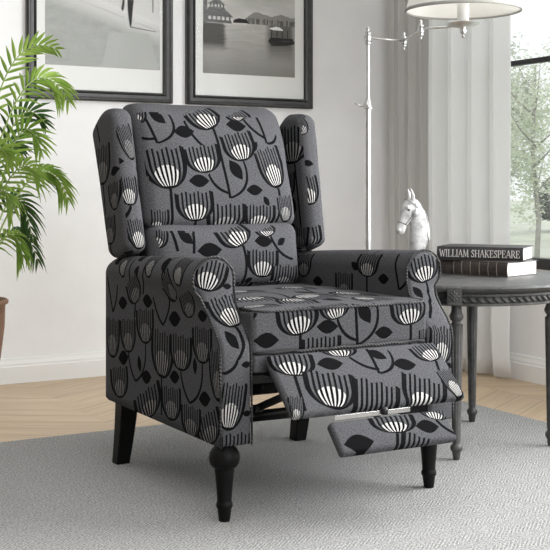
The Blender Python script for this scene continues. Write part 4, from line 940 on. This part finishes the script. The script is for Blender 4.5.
# ================================================================ garden: distance haze painted in as pale, desaturated colours
GZ=-.35
m,nt,b=material('lawn_grass',.9,spec=.1); o_=nt.geo(); n=nt.noise(o_,1.3,5,.6); n2=nt.noise(o_,.25,3)
c=nt.mix(nt.maprange(n,.35,.65,0.,1.),(.55,.58,.46),(.74,.77,.66)); c=nt.mix(nt.maprange(n2,.45,.6,0.,.8),c,(.70,.71,.64)); nt.l.new(c,b.inputs['Base Color'])
bm=NB(); rows=[]
for i in range(31):
    rows.append([(WX+.3+i*2.2,-10+j*2.5,GZ+.05*noise.noise(Vector((i*.5,j*.5,0)))) for j in range(31)])
grid_face(bm,rows); struct(finish('ground',bm,m,recalc=True),'pale lawn outside the window')
M_bark=mottled('pale_bark',(.28,.27,.25),(.45,.43,.40),scale=5,rough=.9)
def tree(label,r,d,zc,hc,rc,n,c1,c2,trunk=True,lf=.05,seed=0,name='garden_tree',tr_=.05):
    rs=random.Random(seed); x_,y_=C2R(r,d); t=thing(name,label,'tree' if trunk else 'hedge',(x_,y_,GZ))
    if trunk:
        bm=NB(); tube(bm,[(x_,y_,GZ),(x_+.03,y_-.02,GZ+.4*(zc-GZ)),(x_-.02,y_+.02,GZ+.8*(zc-GZ)),(x_,y_,zc+hc*.5)],lambda q:tr_*(1-.6*q),10)
        for k in range(9):
            a=rs.uniform(0,2*PI); z0=rs.uniform(zc-hc*.7,zc+hc*.3); e=Vector((x_+rc*.7*cos(a),y_+rc*.7*sin(a),z0+hc*.4)); s=Vector((x_,y_,z0)); tube(bm,[s,(s+e)/2+Vector((0,0,-.05)),e],lambda q:tr_*.35*(1-.8*q),6)
        finish('trunk',bm,M_bark,t)
    m,nt,b=material('leaves_'+name,.8,spec=.2); o=nt.geo(); f=nt.maprange(nt.noise(o,3.,4),.35,.65,0.,1.); c=nt.mix(f,c1,c2); nt.l.new(c,b.inputs['Base Color'])
    tl=nt.n.new('ShaderNodeBsdfTranslucent'); nt.l.new(c,tl.inputs[0]); mx=nt.n.new('ShaderNodeMixShader'); mx.inputs[0].default_value=.4
    nt.l.new(b.outputs[0],mx.inputs[1]); nt.l.new(tl.outputs[0],mx.inputs[2]); nt.l.new(mx.outputs[0],nt.n['Material Output'].inputs[0])
    bm=NB()
    cl=[]
    for k in range(26):
        while 1:
            v=Vector((rs.uniform(-1,1),rs.uniform(-1,1),rs.uniform(-1,1)))
            if v.length<1: break
        cl.append((Vector((v.x*rc*.85,v.y*rc*.85,v.z*hc*.88)),rs.uniform(.22,.42)))
    for k in range(n):
        cc,cr=rs.choice(cl); v=Vector((rs.gauss(0,1),rs.gauss(0,1),rs.gauss(0,1))).normalized()*rs.random()**.4
        p=Vector((x_,y_,zc))+cc+Vector((v.x*rc*cr,v.y*rc*cr,v.z*hc*cr*.9))
        a=Vector((rs.gauss(0,1),rs.gauss(0,1),rs.gauss(0,1))).normalized(); b_=a.orthogonal().normalized(); s=lf*rs.uniform(.6,1.3)
        vs=[bm.verts.new(p-a*s),bm.verts.new(p+b_*s*.45),bm.verts.new(p+a*s),bm.verts.new(p-b_*s*.45)]; bm.faces.new(vs)
    finish('foliage',bm,m,t,smooth=False,recalc=False)
    return t
tree('young pale green garden tree with a slim trunk outside the window',2.80,12.5,1.50,1.15,.62,6500,(.60,.65,.52),(.80,.83,.72),lf=.024,seed=1,tr_=.035)
tree('grey green garden tree farther back, left of the slim tree',3.75,19,1.9,1.3,1.0,5000,(.52,.55,.47),(.70,.72,.65),lf=.05,seed=2,tr_=.06)
tree('broad grey green garden tree at the right edge of the window view',6.0,22,1.6,1.5,1.1,6000,(.48,.51,.44),(.66,.68,.61),lf=.05,seed=3,tr_=.06)
for k,(r_,d_,lab) in enumerate(((4.2,27,'dark grey green hedge bush behind the garden trees, on the left'),(7.6,28.5,'dark grey green hedge bush behind the garden trees, on the right'))):
    tree(lab,r_,d_,.30,.75,1.3,7000,(.20,.215,.19),(.32,.335,.30),trunk=False,lf=.07,seed=10+k,name='hedge_bush')
for g_,nm in (('framed photographs on the back wall','framed_picture'),('books stacked on the side table','book'),('garden trees outside the window','garden_tree'),('hedge bushes behind the garden trees','hedge_bush')):
    for o in bpy.data.objects:
        if o.parent is None and o.name.split('.')[0]==nm: o['group']=g_
# ================================================================ light
sc=bpy.context.scene
w=bpy.data.worlds.new('sky'); sc.world=w; w.use_nodes=True; bg=w.node_tree.nodes['Background']; nt=NT(w.node_tree)
tc=nt.n.new('ShaderNodeTexCoord').outputs['Generated']; n=nt.noise(tc,2.2,4,.55)
nt.l.new(nt.mix(nt.maprange(n,.4,.65,0.,1.),(.90,.93,.97),(1.,1.,1.)),bg.inputs[0]); bg.inputs[1].default_value=1.7
def area(name,loc,target,size,power,col=(1,1,1)):
    l=bpy.data.lights.new(name,'AREA'); l.shape='RECTANGLE'; l.size,l.size_y=size; l.energy=power; l.color=col
    o=bpy.data.objects.new(name,l); COL.objects.link(o); o.location=loc
    o.rotation_euler=(Vector(target)-Vector(loc)).to_track_quat('-Z','Y').to_euler(); l.spread=math.radians(130); return o
area('window_daylight',(3.14,1.9,1.45),(-.6,2.6,.8),(1.9,1.9),KEY,(.985,.99,1))
area('added_fill_light',(1.9,-1.3,1.5),(.9,4.,.9),(2.2,2.0),FILL,(.98,.99,1))  # added fill lamp behind the camera, brightens the chair and back wall
area('added_top_fill',(.4,2.2,2.70),(.4,2.5,0),(2.4,2.6),TOP)  # added overhead fill out of view, evens the light on the rug
pl=bpy.data.lights.new('lamp_bulb_light','POINT'); pl.energy=1.3; pl.shadow_soft_size=.03; pl.color=(1,.96,.9); po=bpy.data.objects.new('lamp_bulb_light',pl); COL.objects.link(po); po.location=(so_[0],so_[1],LZ+.245)
vs=sc.view_settings; vs.view_transform='Standard'; vs.look='None'; vs.gamma=1; vs.use_curve_mapping=False; vs.exposure=EXPO
